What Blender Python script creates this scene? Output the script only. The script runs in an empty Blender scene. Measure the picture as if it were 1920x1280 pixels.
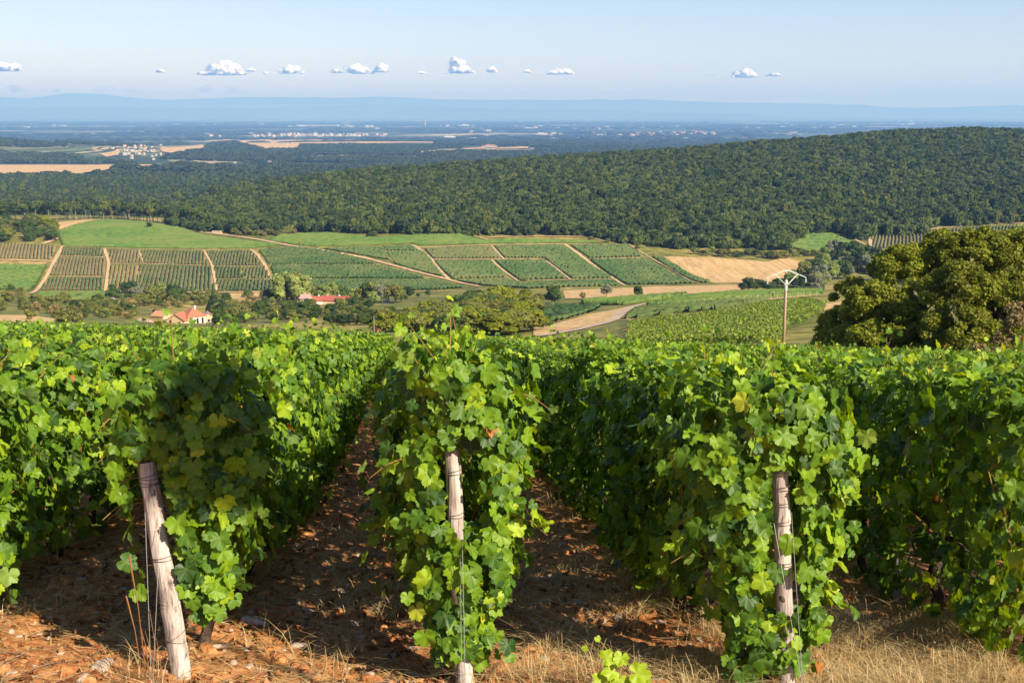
import bpy, math, random
import numpy as np
from mathutils import Vector, Matrix
from mathutils.geometry import delaunay_2d_cdt

# ------------------------------------------------------------------ camera, sky, sun, exposure
sc = bpy.context.scene
FPX, PITCH = 2200.0, math.radians(11.01)          # focal length in 1920-px units, downward tilt
cam = bpy.data.cameras.new('camera'); camo = bpy.data.objects.new('camera', cam)
sc.collection.objects.link(camo); sc.camera = camo
cam.sensor_width = 36.0; cam.lens = 36.0 * FPX / 1920.0
cam.clip_start = 0.1; cam.clip_end = 200000.0
camo.location = (0, 0, 0); camo.rotation_euler = (math.radians(90) - PITCH, 0, 0)

SUN_EL, SUN_AZ = math.radians(36.0), math.radians(134.0)   # azimuth clockwise from +Y
world = bpy.data.worlds.new("World"); sc.world = world; world.use_nodes = True
wn = world.node_tree.nodes; wn.clear()
wo = wn.new('ShaderNodeOutputWorld'); wb = wn.new('ShaderNodeBackground'); ws = wn.new('ShaderNodeTexSky')
ws.sky_type = 'NISHITA'; ws.sun_disc = False; ws.sun_elevation = SUN_EL; ws.sun_rotation = SUN_AZ
ws.altitude = 300; ws.air_density = 1.0; ws.dust_density = 0.15; ws.ozone_density = 3.5
wb.inputs['Strength'].default_value = 0.078
wt = wn.new('ShaderNodeMix'); wt.data_type = 'RGBA'; wt.blend_type = 'MULTIPLY'; wt.inputs[0].default_value = 1.0; wt.inputs[7].default_value = (1.12, 0.965, 0.99, 1)
world.node_tree.links.new(ws.outputs[0], wt.inputs[6]); world.node_tree.links.new(wt.outputs[2], wb.inputs[0]); world.node_tree.links.new(wb.outputs[0], wo.inputs[0])
sun = bpy.data.lights.new('sun', 'SUN'); suno = bpy.data.objects.new('sun', sun); sc.collection.objects.link(suno)
sun.energy = 5.0; sun.angle = math.radians(0.5); sun.color = (1.0, 0.875, 0.68)
sdir = Vector((math.sin(SUN_AZ) * math.cos(SUN_EL), math.cos(SUN_AZ) * math.cos(SUN_EL), math.sin(SUN_EL)))
suno.rotation_euler = sdir.to_track_quat('Z', 'Y').to_euler()
sc.view_settings.view_transform = 'Standard'; sc.view_settings.look = 'None'
sc.view_settings.exposure = 0.88; sc.view_settings.gamma = 1.0
sc.render.engine = 'CYCLES'
cy = sc.cycles
cy.max_bounces = 6; cy.diffuse_bounces = 3; cy.glossy_bounces = 2; cy.transmission_bounces = 3
cy.volume_bounces = 1; cy.transparent_max_bounces = 40; cy.use_denoising = True
try: cy.denoiser = 'OPENIMAGEDENOISE'
except Exception: pass
cy.sample_clamp_indirect = 6.0

HAZE_DENSITY = 7.0e-5
HAZE_COLOR = (0.22, 0.46, 1.0)

# ------------------------------------------------------------------ helpers
rs = np.random.RandomState(7); R = random.Random(7)
col = sc.collection

def put(o, parent=None):
    col.objects.link(o)
    if parent: o.parent = parent
    return o

def tag(o, label=None, cat=None, group=None, kind=None):
    if label: o['label'] = label
    if cat: o['category'] = cat
    if group: o['group'] = group
    if kind: o['kind'] = kind
    return o

def empty(name, loc=(0, 0, 0), rz=0.0):
    o = bpy.data.objects.new(name, None); o.empty_display_size = 0.2
    o.location = loc; o.rotation_euler = (0, 0, rz); return put(o)

def mesh_np(name, V, Fs, attrs=None, mats=None, midx=None, smooth=False):
    """V (n,3); Fs: list of int arrays (m,k)"""
    me = bpy.data.meshes.new(name)
    V = np.asarray(V, dtype=np.float32)
    if isinstance(Fs, np.ndarray): Fs = [Fs]
    Fs = [np.asarray(f, dtype=np.int32) for f in Fs if len(f)]
    me.vertices.add(len(V)); me.vertices.foreach_set('co', V.ravel())
    nl = sum(f.size for f in Fs); nf = sum(len(f) for f in Fs)
    me.loops.add(nl); me.polygons.add(nf)
    me.loops.foreach_set('vertex_index', np.concatenate([f.ravel() for f in Fs]))
    ls = []; s = 0
    for f in Fs:
        ls.append(s + np.arange(len(f)) * f.shape[1]); s += f.size
    me.polygons.foreach_set('loop_start', np.concatenate(ls).astype(np.int32))
    if midx is not None: me.polygons.foreach_set('material_index', np.asarray(midx, dtype=np.int32))
    if smooth: me.polygons.foreach_set('use_smooth', np.ones(nf, dtype=bool))
    for k, a in (attrs or {}).items():
        a = np.asarray(a, dtype=np.float32)
        if a.ndim == 1:
            at = me.attributes.new(k, 'FLOAT', 'POINT'); at.data.foreach_set('value', a)
        else:
            at = me.attributes.new(k, 'FLOAT_VECTOR', 'POINT'); at.data.foreach_set('vector', a.ravel())
    for m in (mats or []): me.materials.append(m)
    me.update(calc_edges=True)
    return me

def obj(name, me, parent=None, loc=None):
    o = bpy.data.objects.new(name, me)
    if loc is not None: o.location = loc
    return put(o, parent)

class MB:
    """collects simple shapes, then becomes one mesh"""
    def __init__(s): s.v = []; s.f = []
    def add(s, vs, fs):
        b = len(s.v); s.v += [tuple(v) for v in vs]; s.f += [tuple(b + i for i in f) for f in fs]; return s
    def box(s, a, b, rot=0.0, org=(0, 0, 0)):
        (x0, y0, z0), (x1, y1, z1) = a, b
        vs = [(x0,y0,z0),(x1,y0,z0),(x1,y1,z0),(x0,y1,z0),(x0,y0,z1),(x1,y0,z1),(x1,y1,z1),(x0,y1,z1)]
        if rot:
            c, n = math.cos(rot), math.sin(rot)
            vs = [(org[0] + x*c - y*n, org[1] + x*n + y*c, z + org[2]) for x, y, z in vs]
        return s.add(vs, [(0,3,2,1),(4,5,6,7),(0,1,5,4),(1,2,6,5),(2,3,7,6),(3,0,4,7)])
    def tube(s, pts, rad, n=8, jit=0.0, seed=0):
        rr = random.Random(seed)
        pts = [Vector(p) for p in pts]; m = len(pts)
        if not hasattr(rad, '__len__'): rad = [rad] * m
        b = len(s.v); up = Vector((0.13, 0.31, 0.94))
        for i, p in enumerate(pts):
            t = (pts[min(i+1, m-1)] - pts[max(i-1, 0)]).normalized()
            a = t.cross(up)
            if a.length < 0.05: a = t.cross(Vector((1, 0, 0)))
            a.normalize(); c = t.cross(a)
            for k in range(n):
                an = 2*math.pi*k/n; q = rad[i] * (1 + jit*(rr.random()-0.5))
                s.v.append(tuple(p + a*(math.cos(an)*q) + c*(math.sin(an)*q)))
        for i in range(m-1):
            for k in range(n):
                k2 = (k+1) % n
                s.f.append((b+i*n+k, b+i*n+k2, b+(i+1)*n+k2, b+(i+1)*n+k))
        s.f.append(tuple(b + k for k in range(n))[::-1]); s.f.append(tuple(b + (m-1)*n + k for k in range(n)))
        return s
    def mesh(s, name, mat, smooth=False):
        me = bpy.data.meshes.new(name); me.from_pydata(s.v, [], s.f); me.materials.append(mat)
        if smooth: me.polygons.foreach_set('use_smooth', [True]*len(me.polygons))
        me.update(); return me
    def build(s, name, mat, parent=None, smooth=False, loc=None):
        return obj(name, s.mesh(name, mat, smooth), parent, loc)

def _h(ix, iy, seed):
    n = (ix.astype(np.int64) * 374761393 + iy.astype(np.int64) * 668265263 + seed * 1442695041) & 0x7fffffff
    n = ((n ^ (n >> 13)) * 1274126177) & 0x7fffffff
    return ((n ^ (n >> 16)) & 0xffff) / 65535.0
def vnoise(x, y, seed=0):
    x = np.asarray(x, float); y = np.asarray(y, float)
    ix = np.floor(x); iy = np.floor(y); fx = x-ix; fy = y-iy
    fx = fx*fx*(3-2*fx); fy = fy*fy*(3-2*fy)
    a = _h(ix, iy, seed); b = _h(ix+1, iy, seed); c = _h(ix, iy+1, seed); d = _h(ix+1, iy+1, seed)
    return (a*(1-fx)+b*fx)*(1-fy) + (c*(1-fx)+d*fx)*fy - 0.5
def fbm(x, y, seed=0, o=4):
    s = 0; a = 1.0
    for i in range(o):
        s = s + a*vnoise(x*2**i, y*2**i, seed+i*17); a *= 0.5
    return s

# ------------------------------------------------------------------ materials
def mat(name):
    m = bpy.data.materials.new(name); m.use_nodes = True
    nt = m.node_tree; nt.nodes.clear()
    out = nt.nodes.new('ShaderNodeOutputMaterial'); p = nt.nodes.new('ShaderNodeBsdfPrincipled')
    nt.links.new(p.outputs[0], out.inputs[0]); p.inputs['Roughness'].default_value = 0.8
    p.inputs['Specular IOR Level'].default_value = 0.2
    return m, nt, p, out
def ramp(nt, fac, stops, interp='LINEAR'):
    r = nt.nodes.new('ShaderNodeValToRGB'); r.color_ramp.interpolation = interp
    e = r.color_ramp.elements
    while len(e) < len(stops): e.new(0.5)
    for q, (p, c) in zip(e, stops): q.position = p; q.color = (*c, 1)
    nt.links.new(fac, r.inputs[0]); return r.outputs[0]
def noise(nt, scale, detail=4, rough=0.6, coord='Object', dist=0.0, vec=None):
    n = nt.nodes.new('ShaderNodeTexNoise'); n.inputs['Scale'].default_value = scale
    n.inputs['Detail'].default_value = detail; n.inputs['Roughness'].default_value = rough
    n.inputs['Distortion'].default_value = dist
    if vec is None:
        t = nt.nodes.new('ShaderNodeTexCoord'); vec = t.outputs[coord]
    nt.links.new(vec, n.inputs['Vector']); return n.outputs[0]
def mapped(nt, scale, coord='Object', rot=(0, 0, 0)):
    t = nt.nodes.new('ShaderNodeTexCoord'); m = nt.nodes.new('ShaderNodeMapping')
    m.inputs['Scale'].default_value = scale; m.inputs['Rotation'].default_value = rot
    nt.links.new(t.outputs[coord], m.inputs['Vector']); return m.outputs[0]
def mixc(nt, fac, a, b, mode='MIX'):
    m = nt.nodes.new('ShaderNodeMix'); m.data_type = 'RGBA'; m.blend_type = mode
    for s, v in ((m.inputs[0], fac), (m.inputs[6], a), (m.inputs[7], b)):
        if isinstance(v, (int, float)): s.default_value = v
        elif isinstance(v, tuple): s.default_value = (*v, 1)
        else: nt.links.new(v, s)
    return m.outputs[2]
def mth(nt, op, a, b=0.0, c=None):
    m = nt.nodes.new('ShaderNodeMath'); m.operation = op
    for s, v in zip(m.inputs, (a, b) if c is None else (a, b, c)):
        if isinstance(v, (int, float)): s.default_value = v
        else: nt.links.new(v, s)
    return m.outputs[0]
def bump(nt, p, h, strength=0.4, dist=0.02):
    b = nt.nodes.new('ShaderNodeBump'); b.inputs['Strength'].default_value = strength; b.inputs['Distance'].default_value = dist
    nt.links.new(h, b.inputs['Height']); nt.links.new(b.outputs[0], p.inputs['Normal'])

def leaf_mat(name, stops, trans=0.35, tcol=None, rough=0.45, spec=0.45, attr='rnd', veins=False, objvar=0.0):
    m, nt, p, out = mat(name)
    a = nt.nodes.new('ShaderNodeAttribute'); a.attribute_name = attr; f = a.outputs['Fac']
    if objvar:
        oi = nt.nodes.new('ShaderNodeObjectInfo')
        f = mth(nt, 'ADD', mth(nt, 'MULTIPLY', f, 1-objvar), mth(nt, 'MULTIPLY', oi.outputs['Random'], objvar))
    c = ramp(nt, f, stops)
    if veins:
        l = nt.nodes.new('ShaderNodeAttribute'); l.attribute_name = 'luv'
        sx = nt.nodes.new('ShaderNodeSeparateXYZ'); nt.links.new(l.outputs['Vector'], sx.inputs[0])
        th = mth(nt, 'ARCTAN2', sx.outputs[0], sx.outputs[1])
        rr = nt.nodes.new('ShaderNodeVectorMath'); rr.operation = 'LENGTH'; nt.links.new(l.outputs['Vector'], rr.inputs[0])
        q = mth(nt, 'MULTIPLY', mth(nt, 'ABSOLUTE', mth(nt, 'SINE', mth(nt, 'MULTIPLY', th, 3.6))), rr.outputs['Value'])
        v = ramp(nt, q, [(0.0, (1, 1, 1)), (0.07, (0, 0, 0))])
        v2 = mth(nt, 'MULTIPLY', v, 0.22)
        c = mixc(nt, v2, c, (0.30, 0.40, 0.10))
        nz = noise(nt, 55, 2, 0.6)
        c = mixc(nt, 0.35, c, mixc(nt, nz, (0.25, 0.3, 0.2), (1.0, 1.0, 0.9)), 'OVERLAY')
    g = nt.nodes.new('ShaderNodeNewGeometry')
    cb = mixc(nt, g.outputs['Backfacing'], c, mixc(nt, 0.30, c, (0.25, 0.32, 0.16)))
    nt.links.new(cb, p.inputs['Base Color'])
    p.inputs['Roughness'].default_value = rough; p.inputs['Specular IOR Level'].default_value = spec
    t = nt.nodes.new('ShaderNodeBsdfTranslucent')
    tc = mixc(nt, 1.0, c, tcol or (1.6, 1.5, 0.5), 'MULTIPLY'); nt.links.new(tc, t.inputs['Color'])
    mx = nt.nodes.new('ShaderNodeMixShader'); mx.inputs[0].default_value = trans
    nt.links.new(p.outputs[0], mx.inputs[1]); nt.links.new(t.outputs[0], mx.inputs[2]); nt.links.new(mx.outputs[0], out.inputs[0])
    return m

def plain(name, c, c2=None, scale=2.0, rough=0.8, spec=0.2, coord='Object', bmp=0.0, bscale=None, bdist=0.02):
    m, nt, p, out = mat(name)
    p.inputs['Roughness'].default_value = rough; p.inputs['Specular IOR Level'].default_value = spec
    n = noise(nt, scale, 5, 0.65, coord)
    cc = ramp(nt, n, [(0.3, c), (0.7, c2 or tuple(x*0.7 for x in c))])
    nt.links.new(cc, p.inputs['Base Color'])
    if bmp: bump(nt, p, noise(nt, bscale or scale*3, 4, 0.6, coord), bmp, bdist)
    return m

M = {}
M['vine'] = leaf_mat('vine_leaf', [(0.0, (0.016, 0.052, 0.012)), (0.28, (0.068, 0.150, 0.010)), (0.62, (0.165, 0.280, 0.011)),
                     (0.93, (0.34, 0.43, 0.016)), (0.985, (0.38, 0.42, 0.03)), (1.0, (0.35, 0.12, 0.03))],
                     0.33, (1.9, 1.6, 0.2), 0.50, 0.36, veins=True)
M['cane'] = plain('cane_bark', (0.33, 0.15, 0.05), (0.22, 0.20, 0.05), 9)
M['bark'] = plain('vine_bark', (0.11, 0.075, 0.055), (0.045, 0.03, 0.022), 30, bmp=1.0, bscale=60)
M['tree_bark'] = plain('tree_bark', (0.16, 0.13, 0.10), (0.08, 0.06, 0.045), 4)
def tree_leaf(nm, c, trans=0.25, v=0.6):
    d = tuple(x*0.45 for x in c); l = tuple(x*1.6 for x in c)
    return leaf_mat(nm, [(0.0, d), (0.5, c), (1.0, l)], trans, (1.3, 1.3, 0.5), 0.6, 0.25, objvar=0.35)
M['oak'] = tree_leaf('oak_leaf', (0.205, 0.225, 0.014), 0.3)
M['green'] = tree_leaf('green_leaf', (0.065, 0.105, 0.018))
M['olive'] = tree_leaf('olive_leaf', (0.165, 0.170, 0.035))
M['pale'] = tree_leaf('pale_leaf', (0.20, 0.25, 0.06))
M['dark'] = tree_leaf('dark_leaf', (0.035, 0.062, 0.018))
M['dry'] = tree_leaf('dry_leaf', (0.27, 0.20, 0.08))
M['poplar'] = tree_leaf('poplar_leaf', (0.29, 0.34, 0.085))
M['purple'] = tree_leaf('purple_leaf', (0.07, 0.022, 0.035))
M['grey'] = tree_leaf('grey_leaf', (0.20, 0.21, 0.14))
M['forest'] = leaf_mat('forest_leaf', [(0.0, (0.020, 0.040, 0.016)), (0.4, (0.055, 0.085, 0.020)), (0.75, (0.098, 0.130, 0.026)), (0.92, (0.145, 0.150, 0.03)), (1.0, (0.20, 0.14, 0.05))],
                      0.2, (1.2, 1.2, 0.5), 0.7, 0.15, objvar=0.72)
M['conifer'] = leaf_mat('conifer_needles', [(0.0, (0.026, 0.048, 0.034)), (1.0, (0.06, 0.088, 0.052))], 0.1, (1, 1, 0.5), 0.7, 0.15, objvar=0.5)
M['farwood'] = leaf_mat('distant_wood', [(0.0, (0.02, 0.036, 0.018)), (1.0, (0.07, 0.095, 0.035))], 0.05, (1, 1, 0.5), 0.8, 0.1, objvar=0.6)

# ------------------------------------------------------------------ terrain
sp, cp = math.sin(PITCH), math.cos(PITCH)
def S(py):
    Y = (640.0-py)/FPX; return (-sp + Y*cp)/(cp + Y*sp)
def UX(px, py):
    Y = (640.0-py)/FPX; return ((px-960.0)/FPX)/(cp + Y*sp)
PA, PB, PC = 1.62, 0.031, 0.1903
def plane(x, y): return -PA - PB*x - PC*y
LEFT0 = [(250,'606'),(330,'590'),(450,'568'),(560,'553'),(600,'548'),(680,'497'),(770,'455'),(900,'415'),(1100,'400'),(1500,'378'),(2000,'345'),(2300,'337'),(3200,'311'),(3500,'306'),(4600,'259'),(6000,-190),(9000,-200)]
COLS = {
 -400: LEFT0, 0: LEFT0,
 200: [(250,'612'),(350,'606'),(450,'577'),(560,'560'),(600,'550'),(680,'500'),(770,'460'),(880,'415'),(1100,'400'),(1500,'378'),(2000,'345'),(2300,'337'),(3200,'312'),(3500,'306'),(4300,'285'),(5000,'270'),(6000,-185),(9000,-200)],
 350: [(250,'620'),(330,'620'),(420,'611'),(480,'587'),(540,'565'),(600,'549'),(680,'501'),(760,'465'),(860,'428'),(1000,'415'),(1400,'388'),(1900,'352'),(2600,'330'),(3500,'305'),(4800,'282'),(5800,'270'),(7000,-190),(9000,-200)],
 500: [(250,'614'),(320,'608'),(450,'585'),(560,'560'),(600,'549'),(680,'500'),(750,'465'),(790,'448'),(810,'444'),(1300,'352'),(1700,-112),(2600,'333'),(3500,'312'),(4800,'285'),(6000,'268'),(7500,-195),(9000,-200)],
 700: [(170,'645'),(250,'622'),(330,'605'),(450,'580'),(560,'556'),(600,'547'),(690,'498'),(750,'463'),(775,'447'),(790,'442'),(1400,'327'),(1900,-125),(3000,-150),(3600,'310'),(5000,'282'),(6500,'266'),(8500,-200)],
 870: [(170,'650'),(260,'624'),(330,'600'),(450,'575'),(560,'552'),(610,'540'),(690,'500'),(745,'462'),(770,'447'),(785,'442'),(1450,'314'),(2000,-125),(3000,-150),(4000,'297'),(5000,'283'),(6500,-165),(8500,-200)],
 1000: [(170,'648'),(260,'612'),(330,'585'),(430,'563'),(560,'546'),(620,'533'),(690,'497'),(745,'462'),(775,'449'),(790,'443'),(1480,'304'),(2100,-125),(3500,-150),(5000,'282'),(6500,'270'),(9000,-200)],
 1150: [(130,'656'),(180,'637'),(250,'603'),(330,'575'),(430,'557'),(560,'545'),(630,'531'),(690,'500'),(745,'464'),(765,'458'),(1500,'294'),(2200,-125),(4000,-150),(5500,'277'),(7000,-180),(9000,-200)],
 1300: [(130,'642'),(180,'615'),(250,'580'),(330,'557'),(450,'548'),(600,'537'),(640,'529'),(700,'487'),(740,'472'),(1550,'283'),(2300,-125),(4000,-150),(6500,-180),(9000,-200)],
 1450: [(90,'656'),(130,'634'),(180,'600'),(250,'566'),(330,'552'),(450,'545'),(600,'533'),(660,'500'),(720,'478'),(760,'466'),(1600,'268'),(2300,-120),(4500,-150),(9000,-200)],
 1600: [(80,'660'),(130,'628'),(180,'592'),(250,'564'),(330,'552'),(450,'545'),(600,'530'),(650,'510'),(720,'478'),(780,'458'),(830,'443'),(1650,'256'),(2400,-110),(4500,-150),(9000,-200)],
 1750: [(60,'672'),(90,'655'),(150,'605'),(250,'566'),(450,'545'),(600,'530'),(720,'480'),(800,'452'),(860,'433'),(1700,'248'),(2500,-100),(4500,-150),(9000,-200)],
 1920: [(60,'672'),(90,'655'),(150,'605'),(250,'566'),(450,'545'),(600,'530'),(720,'475'),(800,'445'),(860,'423'),(1700,'250'),(2500,-100),(4500,-150),(9000,-200)],
 2400: [(60,'676'),(90,'660'),(150,'608'),(250,'566'),(450,'545'),(600,'530'),(720,'475'),(800,'445'),(860,'423'),(1700,'262'),(2500,-100),(4500,-150),(9000,-200)],
}
NU, NL, U0, U1, L0, L1 = 181, 520, -0.85, 0.85, math.log(20.0), math.log(52000.0)
Ug = np.linspace(U0, U1, NU); Lg = np.linspace(L0, L1, NL); Dg = np.exp(Lg)
def build_grid():
    keys = sorted(COLS); Z = np.zeros((len(keys), NL)); us = np.array([(k-960)/FPX for k in keys])
    for i, k in enumerate(keys):
        u = us[i]; pts = [(20.0, plane(u*20, 20)), (55.0, plane(u*55, 55))]
        for d, v in COLS[k]:
            if d > 56: pts.append((d, S(float(v))*d if isinstance(v, str) else v))
        pts.append((60000.0, -200.0))
        pts = np.array(pts); Z[i] = np.interp(Dg, pts[:, 0], pts[:, 1])
    G = np.zeros((NU, NL))
    for j in range(NL): G[:, j] = np.interp(Ug, us, Z[:, j])
    def blur(A, s, ax):
        k = np.arange(-3*s, 3*s+1); w = np.exp(-k**2/(2.0*s*s)); w /= w.sum()
        pad = [(0, 0), (0, 0)]; pad[ax] = (3*s, 3*s); B = np.pad(A, pad, mode='edge')
        return sum(w[i]*np.take(B, np.arange(i, i+A.shape[ax]), axis=ax) for i in range(len(k)))
    G2 = blur(blur(G, 3, 0), 2, 1)
    w = np.clip((Dg-48)/30, 0, 1)[None, :]; w = w*w*(3-2*w)
    P = plane(Ug[:, None]*Dg[None, :], Dg[None, :])
    G2 = P*(1-w) + G2*w
    x = Ug[:, None]*Dg; y = np.broadcast_to(Dg, x.shape)
    roll = fbm(x/220, y/220, 3, 3) * np.clip((Dg-900)/1500, 0, 1)[None, :] * 5.0 * np.clip((9000-Dg)/3000, 0, 1)[None, :]
    return G2 + roll
GRID = build_grid()
def terr(x, y):
    x = np.asarray(x, float); y = np.asarray(y, float)
    yy = np.maximum(y, 20.01)
    a = np.clip((x/yy-U0)/(U1-U0)*(NU-1), 0, NU-1.001); b = np.clip((np.log(yy)-L0)/(L1-L0)*(NL-1), 0, NL-1.001)
    i = a.astype(int); j = b.astype(int); fa = a-i; fb = b-j
    g = (GRID[i, j]*(1-fa)+GRID[i+1, j]*fa)*(1-fb) + (GRID[i, j+1]*(1-fa)+GRID[i+1, j+1]*fa)*fb
    return np.where(y < 45, plane(x, y), g)
def unproj(px, py, d0=60.0, d1=40000.0):
    u = UX(px, py); s = S(py)
    d = np.exp(np.linspace(math.log(d0), math.log(d1), 3000))
    g = terr(u*d, d) - s*d
    if g[0] >= 0: return (u*d0, d0)
    k = np.where((g[1:] >= 0) & (g[:-1] < 0))[0]
    if len(k) == 0: k0 = int(np.argmax(g)); return (u*d[k0], d[k0])
    k = k[0]; t = -g[k]/(g[k+1]-g[k]); dd = d[k] + t*(d[k+1]-d[k])
    return (u*dd, dd)
def tz(x, y): return float(terr(x, y))
def P3(px, py, d0=60.0, d1=40000.0, dz=0.0):
    x, y = unproj(px, py, d0, d1); return Vector((x, y, tz(x, y)+dz))
def at_d(px, py, d):      # the point at distance d on the line of sight
    return Vector((UX(px, py)*d, d, S(py)*d))

def inpoly(x, y, poly):
    x = np.asarray(x, float); y = np.asarray(y, float); r = np.zeros(x.shape, bool); n = len(poly); j = n-1
    for i in range(n):
        xi, yi = poly[i]; xj, yj = poly[j]
        c = ((yi > y) != (yj > y)) & (x < (xj-xi)*(y-yi)/((yj-yi) + 1e-12) + xi)
        r ^= c; j = i
    return r
def wpoly(pxs, d0, d1): return [unproj(a, b, d0, d1) for a, b in pxs]
def densify(poly, step):
    out = []
    for i in range(len(poly)):
        a = poly[i]; b = poly[(i+1) % len(poly)]; n = max(1, int(math.hypot(b[0]-a[0], b[1]-a[1])/step))
        for k in range(n): t = k/n; out.append((a[0]+(b[0]-a[0])*t, a[1]+(b[1]-a[1])*t))
    return out
def drape(name, poly, step, dz, mt, parent=None):
    b = densify(poly, step); n = len(b)
    P = np.array(poly); x0, y0 = P.min(0); x1, y1 = P.max(0)
    gx, gy = np.meshgrid(np.arange(x0, x1, step), np.arange(y0, y1, step)); gx = gx.ravel(); gy = gy.ravel()
    k = inpoly(gx, gy, poly); pts = [Vector(p) for p in b] + [Vector((a, c)) for a, c in zip(gx[k], gy[k])]
    v, e, f, *_ = delaunay_2d_cdt(pts, [(i, (i+1) % n) for i in range(n)], [], 1, 1e-5)
    v = np.array([(p.x, p.y) for p in v]); z = terr(v[:, 0], v[:, 1]) + dz
    V = np.column_stack([v, z]); me = mesh_np(name, V, np.array([t for t in f if len(t) == 3]), mats=[mt])
    return obj(name, me, parent)
def strip(name, pxs, wpx, dz, mt, d0=500, d1=1100, step=6.0, w=None, jit=0.12):
    pts = [np.array(unproj(a, b, d0, d1)) for a, b in pxs]; L = []
    for a, b in zip(pts[:-1], pts[1:]):
        n = max(1, int(np.linalg.norm(b-a)/step)); L += [a+(b-a)*k/n for k in range(n)]
    L.append(pts[-1]); L = np.array(L)
    for _ in range(2):
        if len(L) > 4: L[1:-1] = (L[:-2]+2*L[1:-1]+L[2:])/4
    T = np.gradient(L, axis=0); T /= np.linalg.norm(T, axis=1)[:, None]+1e-9; N = np.column_stack([-T[:, 1], T[:, 0]])
    # width given in photo pixels across the view; widen where the strip runs sideways
    wm = np.array([w]*len(L)) if w else wpx*L[:, 1]/FPX
    wm = wm*(1+jit*2.5*vnoise(np.arange(len(L))*0.45, np.zeros(len(L)), int(L[0, 1]))+jit*1.5*vnoise(np.arange(len(L))*1.3, np.zeros(len(L)), 5))
    rows = [L+N*(wm/2*s)[:, None] for s in (-1, 0, 1)]
    V = np.concatenate(rows); z = terr(V[:, 0], V[:, 1])+dz; n = len(L); i = np.arange(n-1)
    Fq = np.concatenate([np.column_stack([i+r*n, i+1+r*n, i+1+(r+1)*n, i+(r+1)*n]) for r in (0, 1)])
    return obj(name, mesh_np(name, np.column_stack([V, z]), Fq, mats=[mt]))
# ------------------------------------------------------------------ ground sheets
def grid_mesh(name, X, Y, Z, mats):
    nx, ny = X.shape; i, j = np.meshgrid(np.arange(nx-1), np.arange(ny-1), indexing='ij'); i = i.ravel(); j = j.ravel()
    Fq = np.column_stack([i*ny+j, (i+1)*ny+j, (i+1)*ny+j+1, i*ny+j+1])
    return mesh_np(name, np.column_stack([X.ravel(), Y.ravel(), Z.ravel()]), Fq, mats=mats, smooth=True)

# near soil
m, nt, p, out = mat('vineyard_soil')
n1 = noise(nt, 1.6, 6, 0.7); n2 = noise(nt, 14, 6, 0.75); n3 = noise(nt, 60, 3, 0.7)
c = ramp(nt, n2, [(0.32, (0.10, 0.030, 0.012)), (0.44, (0.32, 0.12, 0.04)), (0.56, (0.60, 0.28, 0.105)), (0.70, (0.82, 0.50, 0.22))])
c = mixc(nt, mth(nt, 'MULTIPLY', n1, 0.5), c, (0.48, 0.18, 0.065)); c = mixc(nt, 0.5, c, ramp(nt, n3, [(0.3, (0.3, 0.3, 0.3)), (0.7, (0.8, 0.78, 0.7))]), 'OVERLAY')
nt.links.new(c, p.inputs['Base Color']); bump(nt, p, n2, 0.8, 0.04); M['soil'] = m
m, nt, p, out = mat('dry_hillside')
n1 = noise(nt, 0.012, 5, 0.6); n2 = noise(nt, 0.15, 5, 0.7)
c = ramp(nt, n1, [(0.40, (0.13, 0.14, 0.035)), (0.54, (0.21, 0.19, 0.055)), (0.68, (0.38, 0.28, 0.12))])
c = mixc(nt, 0.9, c, ramp(nt, n2, [(0.38, (0.22, 0.26, 0.15)), (0.62, (0.80, 0.74, 0.62))]), 'OVERLAY'); c = mixc(nt, 0.6, c, ramp(nt, noise(nt, 1.1, 4, 0.7), [(0.38, (0.25, 0.28, 0.2)), (0.62, (0.75, 0.72, 0.65))]), 'OVERLAY')
nt.links.new(c, p.inputs['Base Color']); M['hillside'] = m
m, nt, p, out = mat('plain_farmland')
v = nt.nodes.new('ShaderNodeTexVoronoi'); v.inputs['Scale'].default_value = 1.0
nt.links.new(mapped(nt, (1/700.0, 1/520.0, 1), rot=(0, 0, 0.4)), v.inputs['Vector'])
sx = nt.nodes.new('ShaderNodeSeparateColor'); nt.links.new(v.outputs['Color'], sx.inputs[0])
c = ramp(nt, sx.outputs[0], [(0.0, (0.035, 0.06, 0.025)), (0.45, (0.07, 0.10, 0.035)), (0.60, (0.14, 0.16, 0.055)), (0.76, (0.26, 0.23, 0.10)), (0.88, (0.46, 0.34, 0.18))], 'CONSTANT')
n1 = noise(nt, 1/900.0, 5, 0.65)
c = mixc(nt, ramp(nt, n1, [(0.50, (0, 0, 0)), (0.58, (1, 1, 1))]), c, (0.035, 0.058, 0.026))
nt.links.new(c, p.inputs['Base Color']); M['plain'] = m

def axis(parts):
    a = []
    for s, e, st in parts: a += list(np.arange(s, e, st))
    a.append(parts[-1][1]); return np.array(a)
xs = axis([(-48, -10, 1.0), (-10, -5, 0.15), (-5, 5, 0.035), (5, 10, 0.15), (10, 48, 1.0)])
ys = axis([(-25, 0, 0.8), (0, 3.5, 0.15), (3.5, 11, 0.035), (11, 20, 0.12), (20, 60, 0.8)])
X, Y = np.meshgrid(xs, ys, indexing='ij')
def ground_bump(x, y):
    return (0.05*fbm(x*0.9, y*0.9, 5, 3) + 0.035*fbm(x*5, y*5, 9, 4))*np.clip((45-y)/20, 0, 1)
def gz(x, y): return terr(x, y) + ground_bump(np.asarray(x, float), np.asarray(y, float))
tag(obj('ground', grid_mesh('ground', X, Y, plane(X, Y)+ground_bump(X, Y), [M['soil']])), 'reddish brown stony vineyard soil between the near vine rows', None, None, 'structure')
j0 = int(np.searchsorted(Dg, 55.0)); jm = int(np.searchsorted(Dg, 2200.0))
Xg = Ug[:, None]*Dg[None, :]; Yg = np.broadcast_to(Dg[None, :], Xg.shape)
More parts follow.
